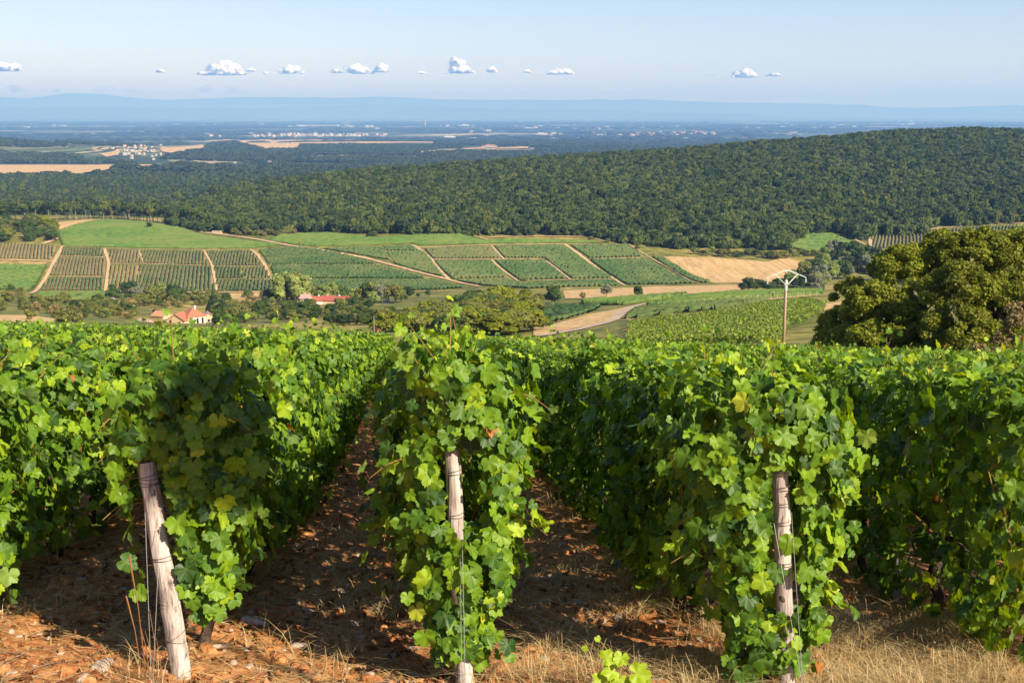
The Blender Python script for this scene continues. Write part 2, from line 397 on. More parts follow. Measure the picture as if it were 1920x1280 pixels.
tag(obj('hillside', grid_mesh('hillside', Xg[:, j0:jm+1], Yg[:, j0:jm+1], GRID[:, j0:jm+1] - 0.02*(Dg[j0:jm+1] < 62), [M['hillside']])), 'dry grassy valley ground beyond the near vines', None, None, 'structure')
tag(obj('plain', grid_mesh('plain', Xg[:, jm:], Yg[:, jm:], GRID[:, jm:], [M['plain']])), 'wide flat hazy plain reaching to the mountains', None, None, 'structure')

# distant mountains: two solid ranges
m = plain('mountain_cover', (0.10, 0.13, 0.09), (0.17, 0.18, 0.12), 1/4000.0); M['mount'] = m
def mountain(dist, depth, ridge_px, seed, label):
    us = np.linspace(-0.8, 0.8, 500); vs = np.linspace(0, 1, 14)
    A, B = np.meshgrid(us, vs, indexing='ij')
    px = us*FPX + 960
    top = np.interp(px, [a for a, b in ridge_px], [b for a, b in ridge_px])
    dr = dist + depth*0.5; h = np.array([S(t)*dr for t in top]) + 200
    h = h*(1 + 0.05*fbm(us*40, us*0, seed, 4)) + 25*fbm(us*160, us*0, seed+5, 2)
    prof = np.sin(np.pi*np.clip(B, 0, 1))**0.9
    D = dist + depth*B; XX = A*dr + 0*B; XX = A*D
    Z = -205 + h[:, None]*prof*(1+0.25*fbm(XX/2500, D/2500, seed+9, 4)*np.sin(np.pi*2*np.clip(B, 0, .5)))
    tag(obj('mountains', grid_mesh('mountains', XX, D, Z, [M['mount']])), label, None, None, 'structure')
mountain(38000, 5000, [(-900, 205), (0, 203), (150, 200), (300, 201), (480, 204), (700, 197), (760, 196), (900, 203), (1100, 206), (1300, 212), (1450, 217), (1700, 222), (2600, 224)], 3, 'lower blue foothill range at the far edge of the plain')
mountain(45000, 5000, [(-900, 182), (0, 182), (70, 183), (130, 178), (200, 176), (270, 183), (330, 188), (460, 182), (600, 182), (780, 184), (900, 187), (1150, 187), (1200, 186), (1280, 190), (1420, 193), (1600, 196), (1640, 201), (1750, 202), (1800, 199), (1880, 198), (1920, 200), (2600, 200)], 8, 'pale blue mountain range along the horizon')

# ------------------------------------------------------------------ fields in the valley
def soilm(nm, a, b, sc_=0.25): return plain(nm, a, b, sc_)
M['tan'] = soilm('stubble', (0.56, 0.37, 0.175), (0.48, 0.32, 0.15), 0.05)

def stub(m_, sx_, sy_, rot, amt):
    nt = m_.node_tree; p = [n for n in nt.nodes if n.type == 'BSDF_PRINCIPLED'][0]; src = p.inputs['Base Color'].links[0].from_socket
    a = noise(nt, 1.0, 4, 0.7, vec=mapped(nt, (sx_, sy_, 1), rot=(0, 0, rot))); b_ = noise(nt, 0.35, 5, 0.75)
    c = mixc(nt, amt, src, ramp(nt, a, [(0.35, (0.25, 0.26, 0.22)), (0.65, (0.75, 0.72, 0.70))]), 'OVERLAY')
    c = mixc(nt, 0.35, c, ramp(nt, b_, [(0.35, (0.25, 0.28, 0.2)), (0.6, (0.7, 0.68, 0.66))]), 'OVERLAY'); nt.links.new(c, p.inputs['Base Color'])
stub(M['tan'], 0.5, 0.02, 0.9, 0.5)
M['track'] = soilm('track_dirt', (0.62, 0.42, 0.26), (0.50, 0.33, 0.19), 0.4)
M['asphalt'] = soilm('lane_surface', (0.52, 0.40, 0.29), (0.44, 0.34, 0.25), 0.5)
M['plotsoil'] = soilm('plot_soil', (0.40, 0.27, 0.14), (0.28, 0.20, 0.10), 0.12)
M['plotgreen'] = soilm('plot_grass', (0.10, 0.14, 0.03), (0.16, 0.16, 0.05), 0.08)
for k_ in ('track', 'plotsoil', 'plotgreen', 'asphalt'): stub(M[k_], 0.3, 0.05, 0.3, 0.35)
def hedge_mat(nm, c, l, sc_=0.5):
    m, nt, p, out = mat(nm)
    n = noise(nt, sc_, 5, 0.7); n2 = noise(nt, 0.03, 3, 0.6)
    cc = ramp(nt, n, [(0.3, tuple(x*0.62 for x in c)), (0.5, c), (0.7, l)])
    cc = mixc(nt, ramp(nt, n2, [(0.4, (0, 0, 0)), (0.65, (0.7, 0.7, 0.7))]), cc, tuple(0.5*(x+y) for x, y in zip(l, (0.18, 0.17, 0.06))))
    nt.links.new(cc, p.inputs['Base Color']); return m
M['row_dark'] = hedge_mat('row_dark', (0.050, 0.100, 0.026), (0.085, 0.140, 0.034), 0.3)
M['row_mid'] = hedge_mat('row_mid', (0.070, 0.120, 0.032), (0.12, 0.155, 0.045))
M['row_bright'] = hedge_mat('row_bright', (0.090, 0.170, 0.030), (0.16, 0.225, 0.040), 0.25)
M['row_yellow'] = hedge_mat('row_yellow', (0.13, 0.165, 0.035), (0.22, 0.22, 0.05))
M['row_faded'] = hedge_mat('row_faded', (0.105, 0.130, 0.045), (0.19, 0.175, 0.07))

def rows_mesh(name, poly, ang, spacing, width, height, seg, mt, jit=0.25, gap=0.0, seed=1):
    """trellised rows filling a polygon: lumpy hedge strips with sides and a top"""
    c, s = math.cos(ang), math.sin(ang)              # row direction (s, c): ang measured from +Y
    P = np.array(poly); U = P[:, 0]*c - P[:, 1]*s; W = P[:, 0]*s + P[:, 1]*c
    rr = np.random.RandomState(seed); A = []; B = []
    for u in np.arange(U.min()+spacing*0.5, U.max(), spacing):
        hits = []
        for i in range(len(P)):
            u0, w0, u1, w1 = U[i], W[i], U[(i+1) % len(P)], W[(i+1) % len(P)]
            if (u0 > u) != (u1 > u): hits.append(w0+(w1-w0)*(u-u0)/(u1-u0))
        hits.sort()
        for h0, h1 in zip(hits[::2], hits[1::2]):
            if h1-h0 < seg: continue
            n = int((h1-h0)/seg)
            A.append(np.full(n+1, u)); B.append(h0+(h1-h0)*np.arange(n+1)/n)
    Vs = []; Fs = []; off = 0
    for u, w in zip(A, B):
        n = len(w); hw = width/2*(1+jit*rr.uniform(-1, 1, (n, 2))); hh = height*(1+jit*rr.uniform(-1, 1, (n, 2)))
        if gap: k = rr.rand(n) < gap; hh[k] *= 0.35; hw[k] *= 0.4
        uu = u + 0.1*jit*rr.uniform(-1, 1, n)
        cols = [(uu-hw[:, 0]*0.8, np.full(n, 0.15*height)), (uu-hw[:, 0], hh[:, 0]*0.8), (uu+hw[:, 1]*0.2, hh[:, 1]), (uu+hw[:, 1], hh[:, 1]*0.75), (uu+hw[:, 1]*0.8, np.full(n, 0.15*height))]
        for q, z in cols:
            x = q*c + w*s; y = -q*s + w*c
            Vs.append(np.column_stack([x, y, terr(x, y)+z]))
        i = np.arange(n-1)
        for r in range(4): Fs.append(np.column_stack([off+r*n+i, off+r*n+i+1, off+(r+1)*n+i+1, off+(r+1)*n+i]))
        for e in (0, n-1): Fs.append(np.array([[off+e, off+n+e, off+2*n+e, off+3*n+e]]))
        off += 5*n
    return mesh_np(name, np.concatenate(Vs), np.concatenate(Fs), mats=[mt])
plot_n = 0
def plot(pxs, ang, spacing, width, kind, label, soil='plotsoil', height=1.3, seg=1.6, d0=520, d1=1050, dz=0.12, step=9.0, gap=0.05, jit=0.3):
    global plot_n; plot_n += 1
    poly = wpoly(pxs, d0, d1)
    t = empty('vineyard_plot', (0, 0, 0)); tag(t, label, 'vineyard', 'vineyard plots in the valley')
    o = drape('plot_ground', poly, step, dz, M[soil], t)
    r = obj('vine_rows', rows_mesh('vine_rows', poly, math.radians(ang), spacing, width, height, seg, M['row_'+kind], jit, gap, plot_n), t)
    r['kind'] = 'stuff'; return poly
PL = [
 ([(-30,455),(105,462),(97,486),(-30,485)], -20.7, 2.07, 0.88, 'faded', 'pale striped vineyard plot at the left edge above a cream track', {}),
 ([(-30,498),(88,500),(68,538),(50,549),(-30,535)], 80, 1.6, 1.4, 'bright', 'smooth bright green plot at the left edge below the cream track', {'soil': 'plotgreen'}),
 ([(118,465),(192,467),(196,481),(113,479)], -18.1, 1.83, 1.04, 'mid', 'small dark top plot between the two pale tracks at left', {}),
 ([(112,483),(197,485),(196,517),(94,516)], -18.1, 1.91, 0.92, 'faded', 'speckled middle plot between the two pale tracks at left', {}),
 ([(91,522),(195,523),(191,545),(76,544)], -18.3, 1.91, 1.08, 'mid', 'olive lower plot between the two pale tracks at left', {}),
 ([(72,550),(204,549),(206,569),(56,568)], 80, 1.6, 1.45, 'bright', 'smooth green strip below the olive plot at left', {'soil': 'plotgreen'}),
 ([(207,470),(259,471),(266,493),(207,493)], -16.3, 1.99, 0.88, 'faded', 'small speckled plot right of the second pale track', {}),
 ([(264,471),(381,473),(391,497),(272,494)], -14.1, 1.99, 1.08, 'mid', 'dark speckled plot above the widest striped plot', {}),
 ([(208,498),(260,498),(260,548),(203,547)], -16.3, 2.16, 0.96, 'yellow', 'yellowish striped plot right of the second pale track', {}),
 ([(262,499),(395,501),(404,546),(262,547)], -14.0, 2.16, 1.28, 'dark', 'widest dark green striped plot left of centre', {}),
 ([(388,472),(468,471),(480,480),(492,498),(401,498)], -11.3, 1.91, 1.04, 'mid', 'upper plot with a kinked right edge beside a pale track', {}),
 ([(402,501),(451,502),(459,522),(406,522)], -11.5, 1.99, 1.28, 'dark', 'small darkest square plot in the striped field', {}),
 ([(455,502),(497,502),(508,523),(463,523)], -10.3, 1.91, 1.04, 'mid', 'small olive plot right of the darkest square plot', {}),
 ([(407,526),(509,526),(513,545),(410,546)], -10.8, 1.99, 1.28, 'dark', 'low dark plot above the pale valley road', {}),
 ([(118,460),(108,436),(140,424),(205,413),(262,417),(330,425),(372,440),(440,449),(525,460),(470,466),(118,461)], 84, 2.0, 1.7, 'bright', 'large smooth green vineyard on the crest at upper left', {'soil': 'plotgreen', 'step': 12, 'jit': 0.15, 'd1': 1200}),
 ([(486,471),(560,465),(640,477),(705,495),(505,496),(496,482)], 12, 2.0, 1.6, 'dark', 'dark triangular plot under the long diagonal track', {'soil': 'plotgreen'}),
 ([(509,499),(712,499),(765,512),(800,522),(516,522)], 12, 2.0, 1.6, 'dark', 'long dark band plot in the middle of the slope', {'soil': 'plotgreen'}),
 ([(519,526),(815,526),(876,540),(760,545),(519,546)], 12, 2.0, 1.6, 'dark', 'lowest long dark plot behind the pale poplars', {'soil': 'plotgreen'}),
 ([(505,452),(530,440),(620,438),(700,447),(862,440),(905,452),(960,449),(1140,455),(960,456),(790,461),(770,457),(600,462),(560,460)], 84, 2.0, 1.7, 'bright', 'long smooth green strip right under the forest', {'soil': 'plotgreen', 'step': 12, 'jit': 0.15}),
 ([(606,467),(770,462),(785,470),(718,471),(733,488),(700,483),(650,474)], 30, 2.0, 1.5, 'mid', 'wedge shaped green plot above the diagonal track', {'soil': 'plotgreen'}),
 ([(725,474),(793,472),(806,487),(832,519),(800,512),(742,495)], 20, 2.0, 1.2, 'mid', 'speckled triangular plot left of the branching track', {}),
 ([(797,467),(919,463),(939,484),(813,485)], 25, 1.9, 1.0, 'faded', 'brownish speckled plot at the top centre', {}),
 ([(815,490),(919,490),(953,520),(850,523)], 25, 1.9, 1.25, 'mid', 'speckled green plot right of the branching track', {}),
 ([(927,463),(1057,461),(1095,490),(1148,521),(1075,523),(1022,484),(946,483)], 28, 1.9, 1.25, 'mid', 'dark L shaped plot with a brown upper edge', {}),
 ([(930,490),(1018,489),(1062,522),(976,526)], 28, 2.0, 1.6, 'dark', 'dark green four sided plot framed by pale tracks', {'soil': 'plotgreen'}),
 ([(852,526),(905,525),(955,526),(978,532),(1080,528),(1148,527),(1164,536),(990,541),(905,535)], 28, 2.0, 1.6, 'dark', 'low dark plot tapering to the left above the tan strip', {'soil': 'plotgreen'}),
 ([(1070,461),(1176,461),(1207,481),(1106,484)], 28, 1.9, 1.25, 'mid', 'upper right speckled plot with sunlit top', {}),
 ([(1108,488),(1213,486),(1300,531),(1178,534),(1155,521)], 28, 2.0, 1.55, 'dark', 'large dark plot at the right of the slope', {'soil': 'plotgreen'}),
 ([(1222,481),(1242,483),(1332,530),(1316,531)], 28, 2.0, 1.6, 'dark', 'narrow dark slanting plot beside the tan stubble field', {'soil': 'plotgreen'}),
 ([(1478,463),(1514,440),(1560,439),(1626,465),(1540,480)], 75, 2.0, 1.8, 'bright', 'isolated green plot bitten into the forest edge at right', {'soil': 'plotgreen', 'd0': 600, 'step': 12}),
 ([(1636,466),(1634,440),(1680,444),(1722,441),(1748,433),(1756,462)], 18.5, 2.3, 1.0, 'faded', 'pale striped plot below the forest edge at right', {'d0': 600}),
 ([(1762,462),(1760,432),(1800,428),(1842,426),(1844,462)], 20.9, 2.3, 1.0, 'faded', 'greyish striped plot above the big oaks', {'d0': 600}),
 ([(1848,462),(1848,426),(1960,422),(1960,462)], 23.1, 2.2, 1.2, 'mid', 'striped plot at the right edge below the forest', {'d0': 600}),
]
for pxs, ang, spc, w, kd, lb, kw in PL: plot(pxs, ang, spc, w, kd, lb, **kw)
# nearer plots at right
PR = [
 ([(1090,566),(1200,559),(1290,553),(1240,563),(1170,572),(1094,571)], 80, 1.7, 1.1, 'bright', 'slim curved vineyard plot left of the winding lane', {'d0': 200, 'd1': 500}),
 ([(1212,574),(1260,566),(1330,556),(1440,549),(1545,545),(1542,553),(1440,560),(1260,577),(1215,577)], 80, 1.7, 1.1, 'bright', 'long vineyard plot right of the lane with a row of end posts', {'d0': 200, 'd1': 500}),
 ([(1192,583),(1300,574),(1440,567),(1360,579),(1250,590),(1172,600)], 80, 1.6, 1.1, 'mid', 'thin dark vineyard plot below the plot with end posts', {'d0': 150, 'd1': 420}),
 ([(1000,586),(1030,575),(1122,577),(1110,585),(1045,603),(1002,612)], -28, 3.6, 2.2, 'dark', 'small young vineyard plot with slanting pale strips', {'d0': 180, 'd1': 450}),
]
for pxs, ang, spc, w, kd, lb, kw in PR: plot(pxs, ang, spc, w, kd, lb, seg=0.8, dz=0.1, step=5.0, height=1.2, **kw)

def sheet(pxs, mt, name, label, d0, d1, step, dz):
    return tag(drape(name, wpoly(pxs, d0, d1), step, dz, M[mt]), label, None, None, 'structure')
sheet([(1243,481),(1340,483),(1440,491),(1470,482),(1500,490),(1537,514),(1520,522),(1420,530),(1340,531)], 'tan', 'field', 'tan stubble field right of the vineyard slope', 560, 900, 10, 0.15)
sheet([(1056,545),(1160,541),(1230,537),(1400,534),(1432,546),(1230,556),(1060,560)], 'tan', 'field', 'tan mown strip below the vineyard slope', 320, 700, 8, 0.15)
sheet([(-40,592),(60,592),(102,598),(95,612),(-40,612)], 'tan', 'field', 'pale stubble field at left behind the vines', 200, 500, 6, 0.15)
sheet([(1000,616),(1045,606),(1115,588),(1170,577),(1190,572),(1165,585),(1150,600),(1080,616),(1000,630)], 'tan', 'field', 'dry straw coloured bank beside the lane', 150, 450, 5, 0.12)
sheet([(1545,570),(1590,566),(1560,578),(1545,584)], 'tan', 'field', 'small tan clearing by the big oaks', 120, 500, 4, 0.12)
sheet([(400,551),(480,550),(520,560),(400,562)], 'tan', 'field', 'pale grass strip below the low dark plot', 450, 700, 8, 0.15)
sheet([(90,420),(150,413),(205,411),(165,420),(140,428),(115,434),(108,425)], 'tan', 'field', 'yellow grass at the forest corner', 700, 1200, 10, 0.15)
sheet([(1290,472),(1345,462),(1318,468),(1300,476)], 'tan', 'field', 'bare clearing at the forest foot', 640, 900, 6, 0.2)
# tracks
TR = [([(118,462),(102,490),(90,515),(77,535),(57,552),(6,553)], 7), ([(196,467),(204,493),(201,520),(197,548)], 5.5), ([(260,470),(269,494)], 2.5),
 ([(382,470),(398,498),(407,546)], 5), ([(469,468),(480,475),(498,500),(512,533)], 6),
 ([(375,436),(425,441),(480,449),(537,460),(587,467),(680,483),(745,500),(830,522),(900,538)], 8),
 ([(-30,487),(100,490)], 10), ([(113,480),(197,483)], 4), ([(92,519),(197,520)], 4), ([(206,495),(270,495),(392,499)], 4), ([(400,500),(500,501)], 3.5),
 ([(405,524),(508,524)], 4), ([(350,549),(515,548)], 8), ([(116,462),(196,466),(300,468),(475,469)], 3), ([(502,497),(715,497)], 4), ([(516,524),(806,525)], 3.5),
 ([(770,547),(875,547)], 6), ([(720,472),(790,471)], 3.5), ([(720,472),(737,491)], 2.5), ([(775,460),(792,472),(810,487),(842,525)], 6),
 ([(790,465),(960,459),(1182,459)], 4.5), ([(810,487),(960,487),(1020,486),(1044,504),(1070,525)], 4), ([(922,461),(944,486)], 3.5), ([(922,488),(962,521),(980,532)], 4),
 ([(985,527),(1070,525),(1155,524),(1251,521)], 4.5), ([(1060,459),(1100,488),(1155,525),(1172,536)], 6), ([(1105,486),(1215,484)], 3.5), ([(1180,459),(1214,481),(1260,506),(1312,532)], 3),
 ([(910,523),(956,523)], 2.5), ([(870,438),(900,446),(917,451)], 4), ([(915,446),(960,444),(1100,444)], 6), ([(1102,444),(1146,456)], 3), ([(622,438),(662,447)], 3),
 ([(255,414),(290,421),(345,428)], 4), ([(290,430),(312,440)], 3), ([(295,430),(348,431)], 5), ([(80,458),(98,452),(108,446),(104,438)], 10)]
for pxs, w in TR:
    tag(strip('track', pxs, w, 0.42, M['track'], 520, 1150), 'pale dirt track between vineyard plots', None, None, 'structure')
for pxs, w in [([(1468,466),(1512,436),(1560,436),(1600,448),(1640,468)], 5), ([(1634,468),(1630,437),(1680,441),(1722,438),(1746,429),(1800,425),(1842,421),(1960,418)], 7), ([(1758,430),(1757,466)], 4), ([(1845,423),(1846,466)], 4)]:
    tag(strip('track', pxs, w, 0.45, M['track'], 600, 1000), 'pale dirt edge path below the forest', None, None, 'structure')
tag(strip('track', [(1180,620),(1240,600),(1300,597),(1380,582),(1440,571)], 0, 0.14, M['tan'], 100, 420, 4, 3.0), 'dry grass path between the nearer plots', None, None, 'structure')
tag(strip('track', [(1165,601),(1240,594),(1300,578),(1440,562),(1545,553)], 0, 0.16, M['track'], 150, 480, 4, 3.4), 'pale dirt path below the row of end posts', None, None, 'structure')
tag(strip('lane', [(1000,632),(1090,617),(1150,601),(1163,588),(1182,577),(1215,568),(1260,561),(1320,555.5),(1400,549)], 0, 0.18, M['asphalt'], 120, 480, 3, 2.7), 'narrow grey lane winding between the vineyard plots', None, None, 'structure')

# big bright plot at right: rows of leaf clumps, near enough to show them
def leafy_rows(poly, ang, spacing, per_m, size, hh, hw, seed):
    c, s = math.cos(ang), math.sin(ang); P = np.array(poly); U = P[:, 0]*c - P[:, 1]*s; W = P[:, 0]*s + P[:, 1]*c
    rr = np.random.RandomState(seed); n = int((U.max()-U.min())/spacing*(W.max()-W.min())*per_m)
    u = U.min() + (rr.randint(0, int((U.max()-U.min())/spacing)+1, n)+0.5)*spacing; w = rr.uniform(W.min(), W.max(), n)
    q = u + rr.normal(0, hw*0.5, n); x = q*c + w*s; y = -q*s + w*c; k = inpoly(x, y, poly); x = x[k]; y = y[k]
    z = terr(x, y) + 0.25 + rr.power(1.6, len(x))*(hh-0.25) + rr.exponential(0.06, len(x))
    return quads(np.column_stack([x, y, z]), size*rr.uniform(0.6, 1.4, len(x)), None, rr, 0.5)
def rand_frames(n, rr, nrm=None, spread=1.0):
    g = rr.normal(0, 1, (n, 3)); g /= np.linalg.norm(g, axis=1)[:, None]
    N = g if nrm is None else nrm + spread*g
    N = N/(np.linalg.norm(N, axis=1)[:, None]+1e-9)
    h = rr.normal(0, 1, (n, 3)); A = np.cross(N, h); A /= np.linalg.norm(A, axis=1)[:, None]+1e-9
    return A, np.cross(N, A), N
def quads(C, size, nrm, rr, spread=1.0, asp=0.8):
    n = len(C); A, B, N = rand_frames(n, rr, nrm, spread); s = (size*np.ones(n))[:, None]*0.5
    V = np.stack([C-A*s-B*s*asp*0.6, C+A*s*0.5-B*s*asp, C+A*s+B*s*asp*0.5, C-A*s*0.4+B*s*asp], 1).reshape(-1, 3)
    Fq = np.arange(4*n).reshape(n, 4); rnd = np.repeat(rr.rand(n), 4)
    return V, Fq, rnd
poly = wpoly([(1178,612),(1240,600),(1300,599),(1380,586),(1440,573),(1515,566),(1550,578),(1515,607),(1478,616),(1470,640),(1420,652),(1200,658),(1172,648)], 70, 420)
t = empty('vineyard_plot'); tag(t, 'large bright green vineyard plot around the concrete pole', 'vineyard', 'vineyard plots in the valley')
drape('plot_ground', poly, 4, 0.08, M['plotgreen'], t)
V, Fq, rn = leafy_rows(poly, math.radians(-60), 1.4, 30, 0.27, 1.15, 0.34, 5)
M['plotleaf'] = leaf_mat('plot_leaf', [(0.0, (0.08, 0.13, 0.018)), (0.6, (0.20, 0.27, 0.025)), (1.0, (0.33, 0.35, 0.04))], 0.3, (1.4, 1.4, 0.4), 0.6, 0.2)
o = obj('vine_rows', mesh_np('vine_rows', V, Fq, {'rnd': rn}, [M['plotleaf']]), t); o['kind'] = 'stuff'
# end posts of the long plot
pm = MB().tube([(0, 0, 0), (0, 0, 1.5)], [0.07, 0.06], 6).mesh('vineyard_post', plain('post_grey', (0.55, 0.47, 0.38), None, 3))
for k in range(26):
    px = 1222 + k*12.4 + R.uniform(-1, 1); py = np.interp(px, [1215, 1260, 1440, 1542], [579, 578.5, 562.5, 555])
    q = P3(px, py, 150, 500)
    o = obj('vineyard_post', pm, None, q); tag(o, 'small pale end post in the line along the long plot right of the lane', 'post', 'end posts of the long distant plot')

# far fields
for pxs, lb in [([(-60,311),(120,311),(218,310),(220,318),(190,323),(160,331),(60,336),(-60,338)], 'wide tan and ochre field at left on the plain'),
                ([(185,290),(225,283),(222,292),(200,296)], 'tan field left of the hillside village'), ([(298,279),(380,272),(386,279),(320,288),(305,286)], 'tan field right of the hillside village'),
                ([(372,258),(430,258),(434,264),(395,266)], 'small tan field beyond the village'), ([(440,265),(470,261),(640,262),(820,263),(812,269),(560,270),(575,278),(500,280),(440,276)], 'long tan field on the plateau'),
                ([(785,285),(860,280),(908,276),(910,279),(850,283),(787,289)], 'thin tan field left of the ridge farm'), ([(250,310),(330,311),(300,316),(262,315)], 'thin tan field at the wood edge'),
                ([(930,278),(990,276),(990,279),(935,280)], 'thin green field right of the ridge farm')]:
    sheet(pxs, 'tan', 'field', lb, 2250, 9000, 50, 3.0)

# haze
box = MB().box((-46000, -60, -206.5), (46000, 51500, 840))
m = bpy.data.materials.new('haze_air'); m.use_nodes = True; nt = m.node_tree; nt.nodes.clear()
out = nt.nodes.new('ShaderNodeOutputMaterial'); pv = nt.nodes.new('ShaderNodeVolumePrincipled')
pv.inputs['Color'].default_value = (*HAZE_COLOR, 1); pv.inputs['Density'].default_value = HAZE_DENSITY
pv.inputs['Density Attribute'].default_value = ''; pv.inputs['Absorption Color'].default_value = (0.4, 0.4, 0.4, 1)
pv.inputs['Anisotropy'].default_value = 0.0
nt.links.new(pv.outputs[0], out.inputs['Volume'])
try: m.cycles.homogeneous_volume = True
except Exception: pass
o = box.build('haze', m); tag(o, 'pale blue summer haze over the whole valley', None, None, 'stuff')
# ------------------------------------------------------------------ crowns, forests
def crown_mesh(name, mt, seed, nb=9, n=1500, leaf=0.07, shape='round', h=1.0, w=0.5, base=0.25):
    """leaf-card crown of unit height standing on z=0 (trunk apart), radius w"""
    rr = np.random.RandomState(seed); B = []
    for i in range(nb):
        if shape == 'round':
            a = rr.uniform(0, 6.28); t = rr.uniform(0, 1); r = w*0.68*math.sqrt(rr.rand())*(1 if t < .7 else .62)
            z = base + (h-base)*(0.22 + 0.56*t); b = rr.uniform(0.22, 0.42)*w*(1.25 if nb < 16 else 0.85)
        elif shape == 'tall':
            a = rr.uniform(0, 6.28); t = (i+0.5)/nb; r = w*0.35*rr.rand(); z = base+(h-base)*(0.08+0.84*t); b = w*(0.75-0.35*abs(t-0.4))
        else:
            a = rr.uniform(0, 6.28); t = (i+0.5)/nb; r = 0.0; z = base+(h-base)*(0.02+0.93*t); b = w*(1.02-t)*0.9+0.02
        B.append((r*math.cos(a), r*math.sin(a), z, b))
    B = np.array(B); k = rr.choice(nb, n, p=B[:, 3]**2/np.sum(B[:, 3]**2))
    g = rr.normal(0, 1, (n, 3)); g /= np.linalg.norm(g, axis=1)[:, None]; g[:, 2] = np.where(rr.rand(n) < 0.65, np.abs(g[:, 2]), g[:, 2])
    rad = B[k, 3]*(0.72+0.32*rr.rand(n)**0.5); sq = np.array([1, 1, 0.85 if shape == 'round' else 1.0 if shape == 'tall' else 0.35])
    C = B[k, :3] + g*rad[:, None]*sq
    C[:, 2] = np.maximum(C[:, 2], base*0.5)
    V, Fq, rn = quads(C, leaf*rr.uniform(0.6, 1.5, n), g, rr, 0.75)
    cl = rr.rand(nb)[k]; rn = np.clip(0.55*rn + 0.45*np.repeat(cl, 4), 0, 1)
    # opaque inner wood of the crown
    return mesh_np(name, V, Fq, {'rnd': rn}, [mt])
def trunk_mesh(name, mt, seed, h=0.5, r=0.03, limbs=4):
    rr = random.Random(seed); b = MB()
    b.tube([(0, 0, -0.04), (0.006, 0.004, h*0.4), (-0.008, 0.006, h)], [r*1.3, r, r*0.6], 7)
    for i in range(limbs):
        a = i*6.283/limbs+rr.uniform(-.5, .5); z = h*rr.uniform(0.45, 0.9); l = rr.uniform(0.16, 0.3)
        b.tube([(0, 0, z), (math.cos(a)*l*0.5, math.sin(a)*l*0.5, z+l*0.45), (math.cos(a)*l, math.sin(a)*l, z+l*0.95)], [r*0.55, r*0.35, r*0.12], 5)
    return b.mesh(name, mt)

def gn_scatter(name, pts, sc_, idx, protos, label, mt=None):
    n = len(pts); rz = np.random.RandomState(len(pts)).uniform(0, 6.28, n)
    me = mesh_np(name, pts, [np.zeros((0, 3), int)], {'sc': sc_, 'rz': rz, 'idx': idx}) if False else None
    me = bpy.data.meshes.new(name); me.vertices.add(n); me.vertices.foreach_set('co', np.asarray(pts, np.float32).ravel())
    for k, a in (('rz', rz), ('idx', idx)):
        at = me.attributes.new(k, 'FLOAT', 'POINT'); at.data.foreach_set('value', np.asarray(a, np.float32))
    at = me.attributes.new('sc', 'FLOAT_VECTOR', 'POINT'); at.data.foreach_set('vector', np.asarray(sc_, np.float32).ravel())
    me.update()
    c = bpy.data.collections.new(name + '_source')
    for i, pme in enumerate(protos):
        po = bpy.data.objects.new('crown_source_%02d' % i, pme); c.objects.link(po)
    g = bpy.data.node_groups.new(name, 'GeometryNodeTree')
    g.interface.new_socket('Geometry', in_out='INPUT', socket_type='NodeSocketGeometry')
    g.interface.new_socket('Geometry', in_out='OUTPUT', socket_type='NodeSocketGeometry')
    N = g.nodes; L = g.links
    gi = N.new('NodeGroupInput'); go = N.new('NodeGroupOutput'); ip = N.new('GeometryNodeInstanceOnPoints')
    m2p = N.new('GeometryNodeMeshToPoints'); L.new(gi.outputs[0], m2p.inputs[0])
    ci = N.new('GeometryNodeCollectionInfo'); ci.inputs['Collection'].default_value = c
    ci.inputs['Separate Children'].default_value = True; ci.inputs['Reset Children'].default_value = True
    L.new(m2p.outputs[0], ip.inputs['Points']); L.new(ci.outputs[0], ip.inputs['Instance'])
    ip.inputs['Pick Instance'].default_value = True
    def attr(nm, t):
        a = N.new('GeometryNodeInputNamedAttribute'); a.data_type = t; a.inputs['Name'].default_value = nm; return a.outputs['Attribute']
    L.new(attr('idx', 'FLOAT'), ip.inputs['Instance Index'])
    cx = N.new('ShaderNodeCombineXYZ'); L.new(attr('rz', 'FLOAT'), cx.inputs[2])
    try:
        er = N.new('FunctionNodeEulerToRotation'); L.new(cx.outputs[0], er.inputs[0]); L.new(er.outputs[0], ip.inputs['Rotation'])
    except Exception: L.new(cx.outputs[0], ip.inputs['Rotation'])
    L.new(attr('sc', 'FLOAT_VECTOR'), ip.inputs['Scale']); L.new(ip.outputs[0], go.inputs[0])
    o = obj(name, me); md = o.modifiers.new('scatter', 'NODES'); md.node_group = g
    return tag(o, label, None, None, 'stuff')

fc = [crown_mesh('forest_crown', M['forest'], 100+i, nb=7, n=520, leaf=0.15, h=1.0, w=0.62, base=0.0) for i in range(5)]
cc = [crown_mesh('conifer_crown', M['conifer'], 120+i, nb=10, n=420, leaf=0.12, shape='cone', h=1.0, w=0.24, base=0.0) for i in range(3)]
wc = [crown_mesh('wood_clump', M['farwood'], 140+i, nb=12, n=420, leaf=0.26, h=1.0, w=1.1, base=0.0) for i in range(3)]

def scatter_area(u0, u1, d0, d1, sp_, keep, seed):
    rr = np.random.RandomState(seed); xs_ = np.arange(u0*d1 if u0 < 0 else u0*d0, u1*d1 if u1 > 0 else u1*d0, sp_); ys_ = np.arange(d0, d1, sp_*0.9)
    X_, Y_ = np.meshgrid(xs_, ys_); X_ = X_.ravel()+rr.uniform(-.45, .45, X_.size)*sp_; Y_ = Y_.ravel()+rr.uniform(-.45, .45, Y_.size)*sp_
    u = X_/Y_; k = (u > u0) & (u < u1) & keep(X_, Y_, u); return X_[k], Y_[k], rr
